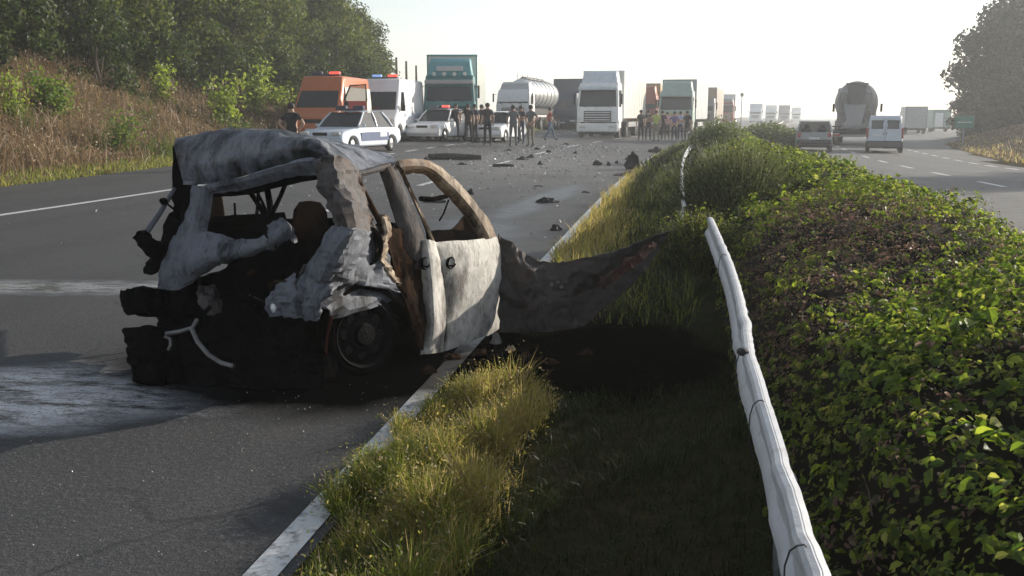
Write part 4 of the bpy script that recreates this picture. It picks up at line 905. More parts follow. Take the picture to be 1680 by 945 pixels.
# opposite carriageway, vehicles driving away
def away(px, y, extra=0.0): return spot(px, y), -hz_(y) + extra
p, r = away(1337, 50.5, -.05); car('grey hatchback driving away in the inner lane of the opposite road', 'hatchback', p, r, 3.75, 1.70, 1.46, 'mid_grey', hatch=True, glass='glass_clear')
p, r = away(1453, 52, -.11); t = thing('small_van', 'pale blue small van with twin rear doors driving away in the outer lane', 'van', p, r); w = .83; f = 2.05; Ht = 1.80
hull('body', [(-f, .28)] + arch(-f + .75, .36, .26) + arch(f - .8, .36, .26) + [(f, .3), (f, .75), (f - .25, .95), (f - .9, 1.08), (f - 1.5, Ht - .05), (f - 1.8, Ht), (-f + .25, Ht), (-f + .08, Ht - .1)], w, M['pale_blue'], t, .08, (.9, Ht, .13))
for x in (-1, 1):
    d = bx('rear_door', (x * .385, -f + .005, .98), (.74, .05, .92), 'pale_blue', t, .02, Matrix.Rotation(-.04, 3, 'X')); d2 = bx('rear_window', (x * .36, -f + .015, 1.36), (.56, .05, .42), 'glass_dark', d, .04, Matrix.Rotation(-.10, 3, 'X'))
    bx('tail_light', (x * .78, -f + .02, .95), (.12, .06, .5), 'red_lamp', t, .02); bx('mirror', (x * .98, .75, 1.12), (.18, .1, .16), 'bumper_dark', t, .03)
    for y in (-f + .75, f - .8): wheel(t, x * .76, y, .31, .19)
    pane('side_window', [Vector((x * (w - .055), y, z)) for y, z in ((.95, 1.08), (.1, 1.08), (.1, 1.55), (.62, 1.55))], 'glass_dark', t)
    bx('door_handle', (x * .07, -f - .03, .93), (.03, .03, .12), 'black', t, .006)
bx('bumper', (0, -f - .02, .42), (1.66, .14, .34), 'bumper_dark', t, .05); bx('number_plate', (-.36, -f - .03, .86), (.4, .014, .11), 'white', t, .003)
bx('lower_sill', (0, 0, .30), (1.5, 3.2, .16), 'black', t, .02)

p, r = away(1403, 64, -.09); t = thing('concrete_mixer_lorry', 'grey concrete mixer lorry with large tilted drum driving ahead of the small van', 'mixer lorry', p, r)
mb = MB(); mb.lathe([(.5, 0), (.75, .10), (.95, .45), (1.18, 1.1), (1.24, 2.0), (1.24, 2.9), (.98, 3.8), (.55, 4.3), (.05, 4.4)], (.0, -1.15, 2.85), Vector((0, .98, -.12)), 26); dr = mb.build('drum', M['concrete_drum'], t, True)
mb = MB()
for q, h in ((.97, .47), (1.25, 2.0), (1.25, 2.8)): mb.lathe([(q, h - .05), (q + .04, h - .03), (q + .04, h + .03), (q, h + .05)], (.0, -1.15, 2.85), Vector((0, .98, -.12)), 26)
mb.build('drum_band', M['mid_grey'], dr, True)
hull('cab', [(3.3, .6), (5.15, .6), (5.2, 1.8), (5.0, 2.9), (3.4, 2.9)], 1.22, M['silver'], t, .08)
mb = MB(); mb.box((.05, -1.62, 3.05), (1.15, .7, 1.15), Matrix.Rotation(math.pi, 3, 'X'), 0, 0, .62); mb.box((.05, -1.62, 3.66), (1.3, .8, .10), ch=.03); mb.build('loading_hopper', M['dark_grey'], t)
mb = MB(); mb.poly([(-.62, -1.75, 2.45), (.62, -1.75, 2.45), (.42, -1.9, 1.15), (-.42, -1.9, 1.15)], .06); mb.tube([(0, -1.6, 1.4), (.15, -1.85, .95)], .12, 8); mb.build('discharge_chute', M['grey'], t)
mb = MB()
for x in (-1, 1):
    mb.tube([(x * .95, -1.2, .9), (x * .85, -1.25, 3.1)], .06, 6); mb.tube([(x * .95, -1.2, .9), (x * .3, -1.45, 2.2)], .05, 6); mb.box((x * .95, -.6, 1.25), (.35, 1.3, .5), ch=.04)
mb.tube([(-.85, -1.25, 3.1), (.85, -1.25, 3.1)], .05, 6)
for k in range(6): mb.tube([(-1.0, -1.5, 1.2 + k * .35), (-.62, -1.5, 1.2 + k * .35)], .02, 5)
for x in (-1.0, -.62): mb.tube([(x, -1.5, .9), (x, -1.5, 3.4)], .025, 5)
mb.build('rear_frame', M['grey'], t); bx('side_tank', (-.78, 3.0, 3.0), (.85, .7, 1.1), 'mid_grey', t, .08)
bx('chassis', (0, 1.4, .82), (1.6, 6.6, .30), 'black', t, .03); bx('rear_bumper', (0, -1.75, .62), (2.35, .12, .22), 'mid_grey', t, .02)
for x in (-1, 1):
    bx('mudguard', (x * 1.02, -.35, 1.12), (.5, 2.4, .08), 'black', t, .02); bx('tail_light', (x * .95, -1.83, .62), (.4, .04, .12), 'red_lamp', t, .01)
    bx('mirror', (x * 1.5, 5.0, 2.3), (.16, .1, .55), 'black', t, .03)
    for y in (-1.0, .35, 4.3): wheel(t, x * 1.0, y, .50, .42, 'mid_grey')
p, r = away(1499, 112); t = thing('box_lorry', 'pale box lorry on the slip road behind the small van', 'lorry', p, r); bx('cargo_box', (0, 0, 1.75), (2.2, 5, 2.3), 'mid_grey', t, .04); bx('rear_door', (0, -2.52, 1.72), (2.0, .04, 2.1), 'silver', t, .01); bx('rear_bumper', (0, -2.5, .5), (2.1, .1, .2), 'black', t, .02); bx('cab', (0, 3.2, 1.5), (2.1, 1.5, 2.0), 'white', t, .1); bx('chassis', (0, .6, .55), (.9, 6, .2), 'black', t, .02)
for x in (-1, 1):
    for y in (-1.4, 3.0): wheel(t, x * .9, y, .4, .28, 'mid_grey')
p, r = away(1532, 124); t = thing('box_lorry', 'grey green box lorry with a bright open doorway at the right wood edge', 'lorry', p, r + .22); bx('cargo_box', (0, -.5, 1.5), (2.1, 4.4, 2.1), 'pale_green', t, .04); bx('rear_door', (-.35, -2.72, 1.35), (.9, .05, 1.6), 'white', t, .01); bx('rear_bumper', (0, -2.7, .42), (2.0, .1, .18), 'black', t, .02); bx('cab', (0, 2.5, 1.35), (2.0, 1.5, 1.8), 'white', t, .1)
for x in (-1, 1):
    for y in (-1.6, 2.4): wheel(t, x * .85, y, .4, .28, 'mid_grey')
# green road sign on the right verge
p = spot(1583, 64); t = thing('road_sign', 'small green road sign on a post beside the right verge', 'road sign', p)
bx('panel', (0, -.05, 1.55), (1.1, .05, .75), 'sign_green', t, .02); mb = MB(); mb.tube([(0, 0, -.3), (0, 0, 1.8)], .05, 8); mb.build('post', M['galv'], t); bx('white_band', (0, -.08, 1.55), (.8, .012, .05), 'white', t, .004)

# ------------------------------------------------------------------ people
def person_mesh(pose, fingers=False):
    """one skinned body; pose: joint offsets"""
    J = dict(pel=(0, 0, .95), sp=(0, -.01, 1.15), ch=(0, 0, 1.34), nk=(0, .0, 1.49), hd=(0, .02, 1.60), tp=(0, .01, 1.70),
             sL=(-.175, 0, 1.40), sR=(.175, 0, 1.40), eL=(-.25, -.03, 1.13), eR=(.25, -.03, 1.13), wL=(-.26, .06, .90), wR=(.26, .06, .90), fL=(-.25, .09, .79), fR=(.25, .09, .79),
             hL=(-.09, 0, .90), hR=(.09, 0, .90), kL=(-.11, .02, .50), kR=(.11, .02, .50), aL=(-.12, -.02, .09), aR=(.12, -.02, .09), tL=(-.14, .14, .035), tR=(.14, .14, .035)); J.update(pose)
    RD = dict(pel=.135, sp=.125, ch=.145, nk=.055, hd=.085, tp=.07, sL=.07, sR=.07, eL=.045, eR=.045, wL=.033, wR=.033, fL=.03, fR=.03, hL=.10, hR=.10, kL=.062, kR=.062, aL=.045, aR=.045, tL=.035, tR=.035)
    E_ = [('pel', 'sp'), ('sp', 'ch'), ('ch', 'nk'), ('nk', 'hd'), ('hd', 'tp'), ('ch', 'sL'), ('ch', 'sR'), ('sL', 'eL'), ('sR', 'eR'), ('eL', 'wL'), ('eR', 'wR'), ('wL', 'fL'), ('wR', 'fR'), ('pel', 'hL'), ('pel', 'hR'), ('hL', 'kL'), ('hR', 'kR'), ('kL', 'aL'), ('kR', 'aR'), ('aL', 'tL'), ('aR', 'tR')]
    if fingers:
        for sd in 'LR':
            w_, f_ = Vector(J['w' + sd]), Vector(J['f' + sd]); d = (f_ - w_).normalized(); sx = d.cross(Vector((1, 0, 0))).normalized()
            J['f' + sd] = tuple(w_ + d * .07)
            for k, (o_, l_) in enumerate(((-.03, .055), (-.01, .068), (.01, .065), (.03, .05))):
                a = 'g%s%d' % (sd, k); J[a] = tuple(w_ + d * .085 + sx * o_); J[a + 'e'] = tuple(w_ + d * (.085 + l_) + sx * o_ * 1.2 + Vector((0, .015, 0))); RD[a] = .010; RD[a + 'e'] = .008; E_ += [('f' + sd, a), (a, a + 'e')]
            a = 'g%st' % sd; J[a] = tuple(w_ + d * .055 + sx * .055 + Vector((0, .01, 0))); RD[a] = .010; E_.append(('w' + sd, a))
    names = list(J); me = bpy.data.meshes.new('tmp'); me.from_pydata([J[k] for k in names], [(names.index(a), names.index(b)) for a, b in E_], [])
    ob = link('tmp', me); ob.modifiers.new('s', 'SKIN'); sk = me.skin_vertices[0].data
    for i, k in enumerate(names):
        r = RD[k]; sk[i].radius = (r * (1.18 if k in ('pel', 'sp', 'ch') else 1), r * (.78 if k in ('pel', 'sp', 'ch') else 1)); sk[i].use_root = (k == 'pel')
    ss = ob.modifiers.new('u', 'SUBSURF'); ss.levels = 1; ss.render_levels = 1
    dg = bpy.context.evaluated_depsgraph_get(); m2 = bpy.data.meshes.new_from_object(ob.evaluated_get(dg)); bpy.data.objects.remove(ob)
    # clothing by nearest bone
    segs = [(Vector(J[a]), Vector(J[b]), a, b) for a, b in E_]
    for k in range(4): m2.materials.append(None)
    sleeve = pose.get('sleeve', .6) if isinstance(pose.get('sleeve', .6), float) else .6
    for pl in m2.polygons:
        c = pl.center; best = min(segs, key=lambda s: ((c - s[0]) - (s[1] - s[0]) * max(0, min(1, (c - s[0]).dot(s[1] - s[0]) / max(1e-6, (s[1] - s[0]).length_squared)))).length)
        a, b = best[2], best[3]; i = 0
        if b in ('hd', 'tp'): i = 2
        elif b == 'nk': i = 2 if c.z > J['nk'][2] - .02 else 0
        elif b[0] in 'e': i = 0 if (c - best[0]).length < sleeve * (best[1] - best[0]).length else 2
        elif b[0] == 'w' and a[0] == 'e' or b[0] in 'fg' or a[0] == 'w': i = 2
        elif a == 'pel' and b == 'sp': i = 0 if c.z > 1.0 else 1
        elif b[0] in 'hk' or b[0] == 'a': i = 1
        elif b[0] == 't' and a[0] == 'a': i = 3
        if b[0] == 'a' and c.z < .08: i = 3
        pl.material_index = i
    m2.polygons.foreach_set('use_smooth', [True] * len(m2.polygons)); m2.name = 'person'
    hm = MB(); hd = Vector(J['hd']); hm.lathe([(.092, -.02), (.101, .03), (.098, .075), (.075, .115), (.035, .138), (.002, .142)], hd + Vector((0, -.012, .0)), (0, 0, 1), 12); ho_ = hm.build('hair', M['hair'], None, True); hme = ho_.data; bpy.data.objects.remove(ho_)
    nm = MB(); nm.add([hd + Vector(q) for q in ((0, .082, .03), (-.014, .082, -.012), (.014, .082, -.012), (0, .112, -.008))], [(0, 1, 3), (0, 3, 2), (1, 2, 3)])
    nm.box(hd + Vector((-.032, .084, .02)), (.026, .012, .012), mi=1); nm.box(hd + Vector((.032, .084, .02)), (.026, .012, .012), mi=1); nm.box(hd + Vector((0, .080, -.045)), (.045, .014, .01), mi=1)
    for x in (-1, 1): nm.box(hd + Vector((x * .088, .0, 0)), (.016, .03, .05), ch=.006)
    fo = nm.build('face', [M['skin'], M['hair']], None); fme = fo.data; bpy.data.objects.remove(fo)
    return m2, hme, fme
POSE = dict(
    stand=person_mesh({}), hips=person_mesh(dict(eL=(-.34, -.10, 1.17), eR=(.34, -.10, 1.17), wL=(-.20, .04, 1.02), wR=(.20, .04, 1.02), fL=(-.15, .08, .97), fR=(.15, .08, .97)), True),
    folded=person_mesh(dict(eL=(-.25, .06, 1.15), eR=(.25, .06, 1.15), wL=(.05, .19, 1.18), wR=(-.05, .20, 1.20), fL=(.15, .16, 1.19), fR=(-.15, .16, 1.21))),
    walk=person_mesh(dict(kL=(-.09, .20, .52), aL=(-.09, .30, .12), tL=(-.10, .46, .09), kR=(.09, -.06, .50), aR=(.09, -.32, .16), tR=(.10, -.20, .05), wL=(-.27, -.10, .92), wR=(.27, .22, .95), fL=(-.26, -.12, .82), fR=(.26, .29, .88), eL=(-.25, -.12, 1.14), eR=(.25, .05, 1.13))),
    point=person_mesh(dict(eR=(.34, .18, 1.28), wR=(.38, .40, 1.36), fR=(.39, .49, 1.39), kL=(-.13, .05, .5), aL=(-.16, .03, .09), tL=(-.19, .18, .035))))
def person(px, y, pose, top, leg, label, rz, h=1.75, hair=True, vest=None, name='person'):
    p = spot(px, y); t = thing('person', label, 'person', p, rz); me, hm, fm = POSE[pose]
    t.scale = (h / 1.745,) * 3
    b = link('body', me, t)
    for i, k in enumerate((top, leg, 'skin', 'c_shoe')): b.material_slots[i].link = 'OBJECT'; b.material_slots[i].material = M[k]
    if hair: link('hair', hm, t)
    link('face', fm, t); return t
N_, S_ = 0.0, math.pi
person(478, 26.0, 'hips', 'c_black', 'c_black', 'man in black short sleeved shirt seen from behind beyond the wreck roof', .25, 1.78)
person(748, 45.5, 'stand', 'c_dark', 'c_dark', 'person in dark clothes facing the camera right beside the small police car', 2.9)
person(768, 44.0, 'point', 'c_black', 'c_black', 'person in black with one arm raised in front of the green lorry', 3.3)
person(779, 45.0, 'stand', 'c_navy', 'c_dark', 'person in navy jacket between the arm raising person and the brown jacket man', 2.5)
person(800, 41.5, 'stand', 'c_dark', 'c_black', 'man in dark jacket standing closest at the right corner of the green lorry', 3.0, 1.82)
person(790, 46.0, 'walk', 'c_black', 'c_dark', 'person in black just left behind the dark jacket man', 3.4)
person(842, 42.0, 'stand', 'c_grey', 'c_grey', 'person in dark grey seen from behind in front of the tanker cab', .2, 1.76)
person(855, 45.0, 'folded', 'c_dark', 'c_navy', 'person in dark top between the grey clad person and the shorts man', 2.8)
person(871, 42.0, 'hips', 'c_grey', 'c_khaki', 'man in grey shirt and khaki legs with hands on hips before the tanker', 2.6, 1.78)
person(902, 50.0, 'walk', 'c_red', 'c_jean', 'walking person in red shirt and blue jeans in front of the dark lorry', -1.2, 1.72)
person(1052, 57.5, 'stand', 'c_dark', 'c_black', 'person in dark clothes at the right side of the white lorry', 2.9)
person(1064, 58.5, 'folded', 'c_black', 'c_dark', 'person in black with folded arms before the brownish red lorry', 3.2)
person(1077, 56.0, 'point', 'c_yellow', 'c_khaki', 'man in yellow safety vest and khaki trousers by the brownish red lorry', 3.0)
person(1087, 59.0, 'walk', 'c_dark', 'c_dark', 'person in dark clothes right of the yellow vest man', 2.8)
person(1095, 61.5, 'stand', 'c_pink', 'c_dark', 'person in pink top before the pale green lorry', 3.3, 1.68)
person(1107, 59.5, 'hips', 'c_purple', 'c_navy', 'person in purple shirt with hands on hips before the pale green lorry', 3.1, 1.72)
person(1117, 61.0, 'folded', 'c_lightblue', 'c_navy', 'person in light blue shirt between the purple shirt and the dark figure', 2.9)
person(1128, 58.5, 'stand', 'c_black', 'c_dark', 'person in black nearest the rounded shrub at the end of the crowd', 2.7, 1.78)

# ------------------------------------------------------------------ the burnt-out car
WO = Vector((-2.0, 5.9, 0)); HD = R(21); SF = Vector((math.sin(HD), math.cos(HD), 0)); SR = Vector((math.cos(HD), -math.sin(HD), 0)); W0 = Vector((-1.75, 5.21, 0))
RA, RB = Vector((-1.86, 4.93, 0)), Vector((-3.0, 5.72, 0)); RN = Vector((-(RB - RA).y, (RB - RA).x, 0)).normalized()
if RN.y > 0: RN = -RN
def sd(px, py, off=0.0): return onplane(px, py, W0 + SR * off, SR)          # on the car's right side, off = outwards
def rp_(px, py, off=0.0): return onplane(px, py, RA + RN * off, RN)         # on the crushed rear plane, off = towards the back
wreck = thing('wrecked_car', 'burnt-out crushed hatchback wreck with caved roof and empty windows across the edge line', 'wrecked car', WO)
def pt(name, grid, mat, **k): return patch(name, grid, M[mat], wreck, WO, **k)
def tb(name, pts, r, mat, flat=1.0, n=7, par=None):
    mb = MB(WO); mb.tube(pts, r, n, flat=flat); return mb.build(name, M[mat], par or wreck, True)
# roof: drooping rear apron, crest, then the caved top falling to the right side
y0 = lambda px: 5.72 - (px - 290) / 270 * .72
roof = [[at(298, 303, y0(298)), at(345, 302, y0(345)), at(410, 286, y0(410)), at(478, 268, y0(478)), at(530, 268, y0(530)), at(566, 283, y0(566))],
        [at(288, 262, y0(290) + .0), at(340, 264, y0(340) - .05), at(410, 252, y0(410) - .06), at(478, 243, y0(478) - .05), at(530, 249, y0(530) - .03), at(572, 272, y0(566) + .02)],
        [at(287, 230, y0(290) + .10), at(338, 219, y0(340) + .10), at(405, 213, y0(410) + .10), at(480, 219, y0(478) + .10), at(528, 232, y0(530) + .12), at(582, 286, 5.22)],
        [at(300, 226, 6.1), at(350, 217, 6.0), at(420, 214, 5.9), at(500, 221, 5.78), at(560, 240, 5.65), at(610, 278, 5.55)],
        [at(315, 228, 6.9), at(380, 221, 6.8), at(450, 219, 6.6), at(540, 230, 6.5), at(600, 247, 6.25), at(638, 272, 5.95)],
        [at(370, 235, 7.5), at(430, 228, 7.4), at(500, 228, 7.3), at(580, 240, 7.0), at(640, 256, 6.7), at(652, 266, 6.1)]]
pt('roof', roof, 'b_roof', nu=10, nv=10, th=.012, crumple=.022, csc=5.5)
# rear header lip under the roof
pt('header_rail', [[rp_(330, 318, -.02), rp_(400, 300, -.02), rp_(480, 276, .0), rp_(530, 268, .0)], [rp_(338, 306, .05), rp_(405, 291, .05), rp_(480, 268, .06), rp_(530, 262, .05)], [rp_(345, 316, .0), rp_(402, 308, .0), rp_(480, 288, .0), rp_(532, 284, .0)]], 'b_blue', nu=6, nv=4, crumple=.012, csc=9)
pt('header_panel', [[rp_(345, 312, -.06), rp_(402, 303, -.06), rp_(480, 284, -.06), rp_(540, 270, -.06)], [rp_(350, 322, -.09), rp_(402, 318, -.09), rp_(470, 302, -.10), rp_(545, 290, -.08)]], 'b_soot', nu=6, nv=4, crumple=.015)
# left rear pillar and torn pale panel below the window
pt('pillar', [[rp_(320, 304, .03), rp_(334, 306, .05), rp_(349, 314, .0)], [rp_(312, 340, .03), rp_(328, 340, .05), rp_(346, 344, .0)], [rp_(302, 368, .04), rp_(320, 370, .06), rp_(340, 374, .0)], [rp_(288, 396, .06), rp_(312, 396, .08), rp_(340, 388, .02)]], 'b_blue', nu=4, nv=6, crumple=.014, csc=11)
pt('tailgate_panel', [[rp_(290, 388, .06), rp_(320, 386, .10), rp_(352, 384, .06), rp_(396, 393, .08), rp_(440, 388, .06), rp_(474, 362, .02)],
                      [rp_(276, 415, .10), rp_(312, 416, .15), rp_(352, 412, .13), rp_(396, 408, .10), rp_(440, 398, .08), rp_(476, 370, .03)],
                      [rp_(266, 445, .12), rp_(300, 446, .16), rp_(342, 430, .14), rp_(390, 416, .10), rp_(440, 403, .07), rp_(478, 378, .02)],
                      [rp_(264, 471, .08), rp_(292, 474, .12), rp_(336, 446, .10), rp_(386, 421, .08), rp_(440, 407, .05), rp_(479, 384, .0)]], 'b_blue', nu=7, nv=6, crumple=.02, csc=8, jag=.008)
pt('window_sill', [[rp_(440, 372, -.02), rp_(462, 360, -.05), rp_(484, 374, -.04)], [rp_(444, 390, .02), rp_(466, 384, .0), rp_(486, 402, .0)]], 'b_blue', nu=6, nv=6, crumple=.03, csc=12, jag=.01)
# black burnt left side behind the pillar
pt('side_panel', [[rp_(287, 240, -.05), rp_(305, 240, -.08), rp_(322, 300, -.10)], [rp_(287, 300, -.05), rp_(303, 320, -.05), rp_(318, 335, -.04)], [rp_(290, 352, -.1), rp_(302, 360, -.06), rp_(312, 365, -.03)],
                  [rp_(281, 352, -.02), rp_(296, 374, -.03), rp_(306, 384, -.02)], [rp_(262, 405, .02), rp_(280, 408, .02), rp_(296, 408, .0)], [rp_(247, 440, .06), rp_(266, 445, .05), rp_(285, 445, .02)]], 'b_soot', nu=4, nv=5, crumple=.03, csc=10, jag=.012)
tb('tailgate_strut', [rp_(287, 308, .0), rp_(262, 350, .10), rp_(236, 388, .22)], [.013, .017, .02], 'b_blue', flat=.6)
mb = MB(WO); mb.lathe([(.004, -.02), (.02, -.01), (.024, .01), (.012, .03), (.002, .034)], rp_(270, 331, .08), (-.5, -.4, .3), 10); mb.build('strut_mount', M['b_soot'], wreck, True)
tb('strut_link', [rp_(272, 333, .06), rp_(284, 342, .0), rp_(294, 348, -.05)], .007, 'b_soot')
pt('hinge_bracket', [[rp_(228, 388, .24), rp_(240, 378, .22), rp_(252, 392, .20)], [rp_(238, 400, .22), rp_(250, 398, .20), rp_(262, 396, .15)], [rp_(250, 415, .15), rp_(258, 412, .13), rp_(270, 405, .1)], [rp_(243, 438, .14), rp_(255, 446, .12), rp_(272, 436, .08)]], 'b_soot', nu=4, nv=5, th=.05, crumple=.03, csc=16, jag=.012)
# interior: dark tub, floor, seats, seat back posts and belts
tub = [[rp_(268, 470, -.04), rp_(350, 450, -.16), rp_(430, 400, -.22), rp_(500, 400, -.25), rp_(545, 400, -.2)], [rp_(262, 520, .02), rp_(350, 500, -.05), rp_(430, 480, -.15), rp_(500, 480, -.15), rp_(545, 470, -.12)],
       [at(268, 580, 5.28), at(350, 570, 5.22), at(430, 560, 5.18), at(500, 560, 5.14), at(550, 550, 5.16)], [at(280, 634, 4.98), at(350, 640, 4.93), at(430, 642, 4.92), at(500, 636, 4.94), at(556, 626, 5.02)]]
pt('boot_panel', tub, 'b_soot', nu=8, nv=8, crumple=.06, csc=7)
mb = MB(WO)
fl = [W0 + SR * -.08 + SF * .2, W0 + SR * -.08 + SF * 1.7, W0 + SR * -1.25 + SF * 1.9, W0 + SR * -1.25 + SF * .5]
mb.poly([v + Vector((0, 0, .2)) for v in fl], .06); mb.build('floor_pan', M['b_soot'], wreck)
lf = [rp_(335, 392, -.1), rp_(480, 392, -.15), rp_(470, 360, -.55), rp_(352, 366, -.55)]
mb = MB(WO); mb.poly(lf, .05); mb.build('parcel_shelf', M['b_soot'], wreck)
# left side sill and dash seen through the rear window
pt('far_sill', [[rp_(348, 362, -.9), rp_(400, 360, -.9), rp_(460, 360, -.9), rp_(548, 358, -.8)], [rp_(345, 420, -.8), rp_(400, 420, -.8), rp_(460, 420, -.8), rp_(556, 420, -.7)]], 'b_soot', nu=5, nv=3, crumple=.02)
def seat(name, c, w, h, mat, lean=.12):
    mb = MB(WO); mb.lathe([(.01, h + .0), (w * .30, h - .01), (w * .46, h - .06), (w * .52, h - .16), (w * .53, h * .45), (w * .50, 0), (.01, 0)], c, Vector((0, lean, 1)), 14)
    for v in mb.v: v.y = (v.y - (c.y - WO.y)) * .42 + (c.y - WO.y)
    return mb.build(name, M[mat], wreck, True)
c = rp_(511, 470, -.30); seat('seat', c, .225, at(511, 329, c.y).z - c.z, 'b_brown')
c = rp_(354, 430, -.55); seat('seat', c, .17, at(354, 312, c.y).z - c.z, 'b_brown', .0)
mb = MB(WO); q = rp_(386, 356, -.6); mb.box(q, (.05, .05, .03)); mb.tube([q, q + Vector((0, 0, .10))], .008, 6); mb.build('headrest_post', M['b_soot'], wreck)
for a, b, r_ in (((398, 298), (438, 358), .018), ((413, 298), (444, 362), .010), ((436, 298), (446, 360), .022), ((474, 288), (446, 352), .015), ((424, 310), (420, 362), .012)):
    tb('seat_frame_bar', [rp_(*a, -.5), rp_((a[0] + b[0]) / 2 + 1, (a[1] + b[1]) / 2, -.55), rp_(*b, -.5)], r_, 'b_soot')
# right rear pillar, crumpled wide
pt('pillar', [[rp_(516, 262, .02), rp_(545, 254, .06), sd(574, 270, .02), sd(586, 288, -.02)], [rp_(520, 290, .0), rp_(550, 288, .05), sd(580, 300, .03), sd(594, 312, .0)], [rp_(532, 318, .0), rp_(562, 318, .06), sd(590, 330, .05), sd(602, 345, .0)],
             [rp_(545, 345, .0), rp_(572, 345, .05), sd(600, 358, .04), sd(612, 370, .0)], [rp_(558, 376, .0), rp_(580, 382, .04), sd(602, 384, .04), sd(616, 388, .0)]], 'b_pillar', nu=6, nv=6, crumple=.035, csc=8)
# right rear quarter: pale crumpled panel, lower skirt
pt('quarter_panel', [[rp_(556, 372, .02), rp_(582, 376, .07), sd(606, 378, .03), sd(622, 384, .0)], [rp_(535, 398, .02), rp_(566, 398, .09), sd(600, 402, .06), sd(628, 405, .02)], [rp_(516, 425, .02), rp_(552, 426, .09), sd(594, 432, .07), sd(636, 430, .03)],
                     [rp_(504, 448, .02), rp_(538, 450, .08), sd(586, 456, .06), sd(646, 466, .04)], [rp_(500, 460, -.02), rp_(532, 464, .05), sd(580, 464, .05), sd(655, 478, .03)]], 'b_blue', nu=7, nv=6, crumple=.028, csc=8)
pt('bumper_skirt', [[rp_(484, 452, .0), rp_(520, 458, .06), sd(560, 468, .04)], [rp_(455, 476, .03), rp_(505, 480, .09), rp_(546, 478, .10)], [rp_(436, 500, .04), rp_(488, 500, .09), rp_(532, 500, .10)], [rp_(448, 516, .02), rp_(490, 520, .07), rp_(526, 520, .06)]], 'b_blue', nu=7, nv=5, crumple=.03, csc=10, jag=.012)
mb = MB(WO); mb.lathe([(.085, .02), (.10, .012), (.095, -.02), (.075, -.07), (.002, -.08)], sd(600, 404, .055), (SR - SF * .75).normalized(), 18); 
for v in mb.v: v.z = (v.z - sd(600, 404).z) * 1.15 + sd(600, 404).z
mb.build('light_housing', M['b_soot'], wreck, True)
pt('torn_edge', [[sd(620, 350, .0), sd(628, 352, .02), sd(634, 356, .01)], [sd(628, 380, .03), sd(633, 382, .05), sd(638, 384, .03)], [sd(620, 408, .05), sd(625, 410, .08), sd(630, 412, .05)], [sd(624, 432, .05), sd(630, 434, .07), sd(636, 436, .04)], [sd(644, 462, .04), sd(650, 464, .05), sd(656, 466, .03)]], 'b_frame', nu=3, nv=6, crumple=.03, csc=14, jag=.012, th=.006)
pt('inner_quarter', [[rp_(545, 372, -.04), rp_(575, 368, -.01), sd(604, 368, -.04), sd(640, 380, -.05)], [rp_(520, 420, -.04), rp_(555, 418, .0), sd(598, 418, -.03), sd(645, 430, -.04)], [rp_(492, 462, -.03), rp_(535, 466, .01), sd(582, 468, -.02), sd(660, 482, -.03)], [rp_(452, 502, .0), rp_(500, 506, .04), rp_(534, 506, .05), sd(540, 520, -.02)]], 'b_blue', nu=6, nv=6, crumple=.02, csc=9)
# rear wheel and its rust red arch
arcp = [(530, 575), (535, 530), (552, 492), (580, 470), (612, 468), (645, 482), (672, 515), (688, 560), (694, 600)]
inn = [(535, 590), (545, 545), (560, 512), (585, 494), (610, 492), (636, 505), (658, 535), (672, 575), (676, 605)]
pt('wheel_arch', [[sd(*q, .03) for q in arcp], [sd(q[0] * .985 + 9, q[1] + 5, -.02) for q in arcp], [sd(q[0], q[1] + 4, -.34) for q in inn]], 'b_rust', nu=4, nv=4, crumple=.012)
wc = sd(594, 548, -.07); wd = (SR + SF * -.34 + Vector((0, 0, .05))).normalized(); rr_ = .205
mb = MB(WO); mb.lathe([(rr_ * .92, -.16), (rr_ * 1.14, -.15), (rr_ * 1.20, -.08), (rr_ * 1.20, .0), (rr_ * 1.10, .035), (rr_ * .98, .03)], wc, wd, 28); wh = mb.build('wheel', M['b_soot'], wreck, True)
mb = MB(WO); mb.lathe([(rr_ * .98, .03), (rr_ * .94, .045), (rr_ * .88, .03), (rr_ * .84, -.03), (rr_ * .66, -.015), (rr_ * .5, .015), (rr_ * .34, .02), (rr_ * .28, .045), (.002, .05)], wc, wd, 28); rim = mb.build('rim', M['b_rim'], wh, True)
a_ = wd.orthogonal().normalized(); b_ = wd.cross(a_)
for k in range(8): mb = MB(WO); q = wc + (a_ * math.cos(k * math.pi / 4) + b_ * math.sin(k * math.pi / 4)) * rr_ * .60 + wd * .004; mb.lathe([(.026, -.004), (.026, .006), (.002, .006)], q, wd, 8); mb.build('rim_hole', M['black'], wh)
pt('arch_liner', [[sd(530, 490, -.36), sd(610, 470, -.36), sd(700, 490, -.36)], [sd(530, 620, -.36), sd(610, 620, -.36), sd(700, 600, -.36)]], 'b_soot', nu=4, nv=4)
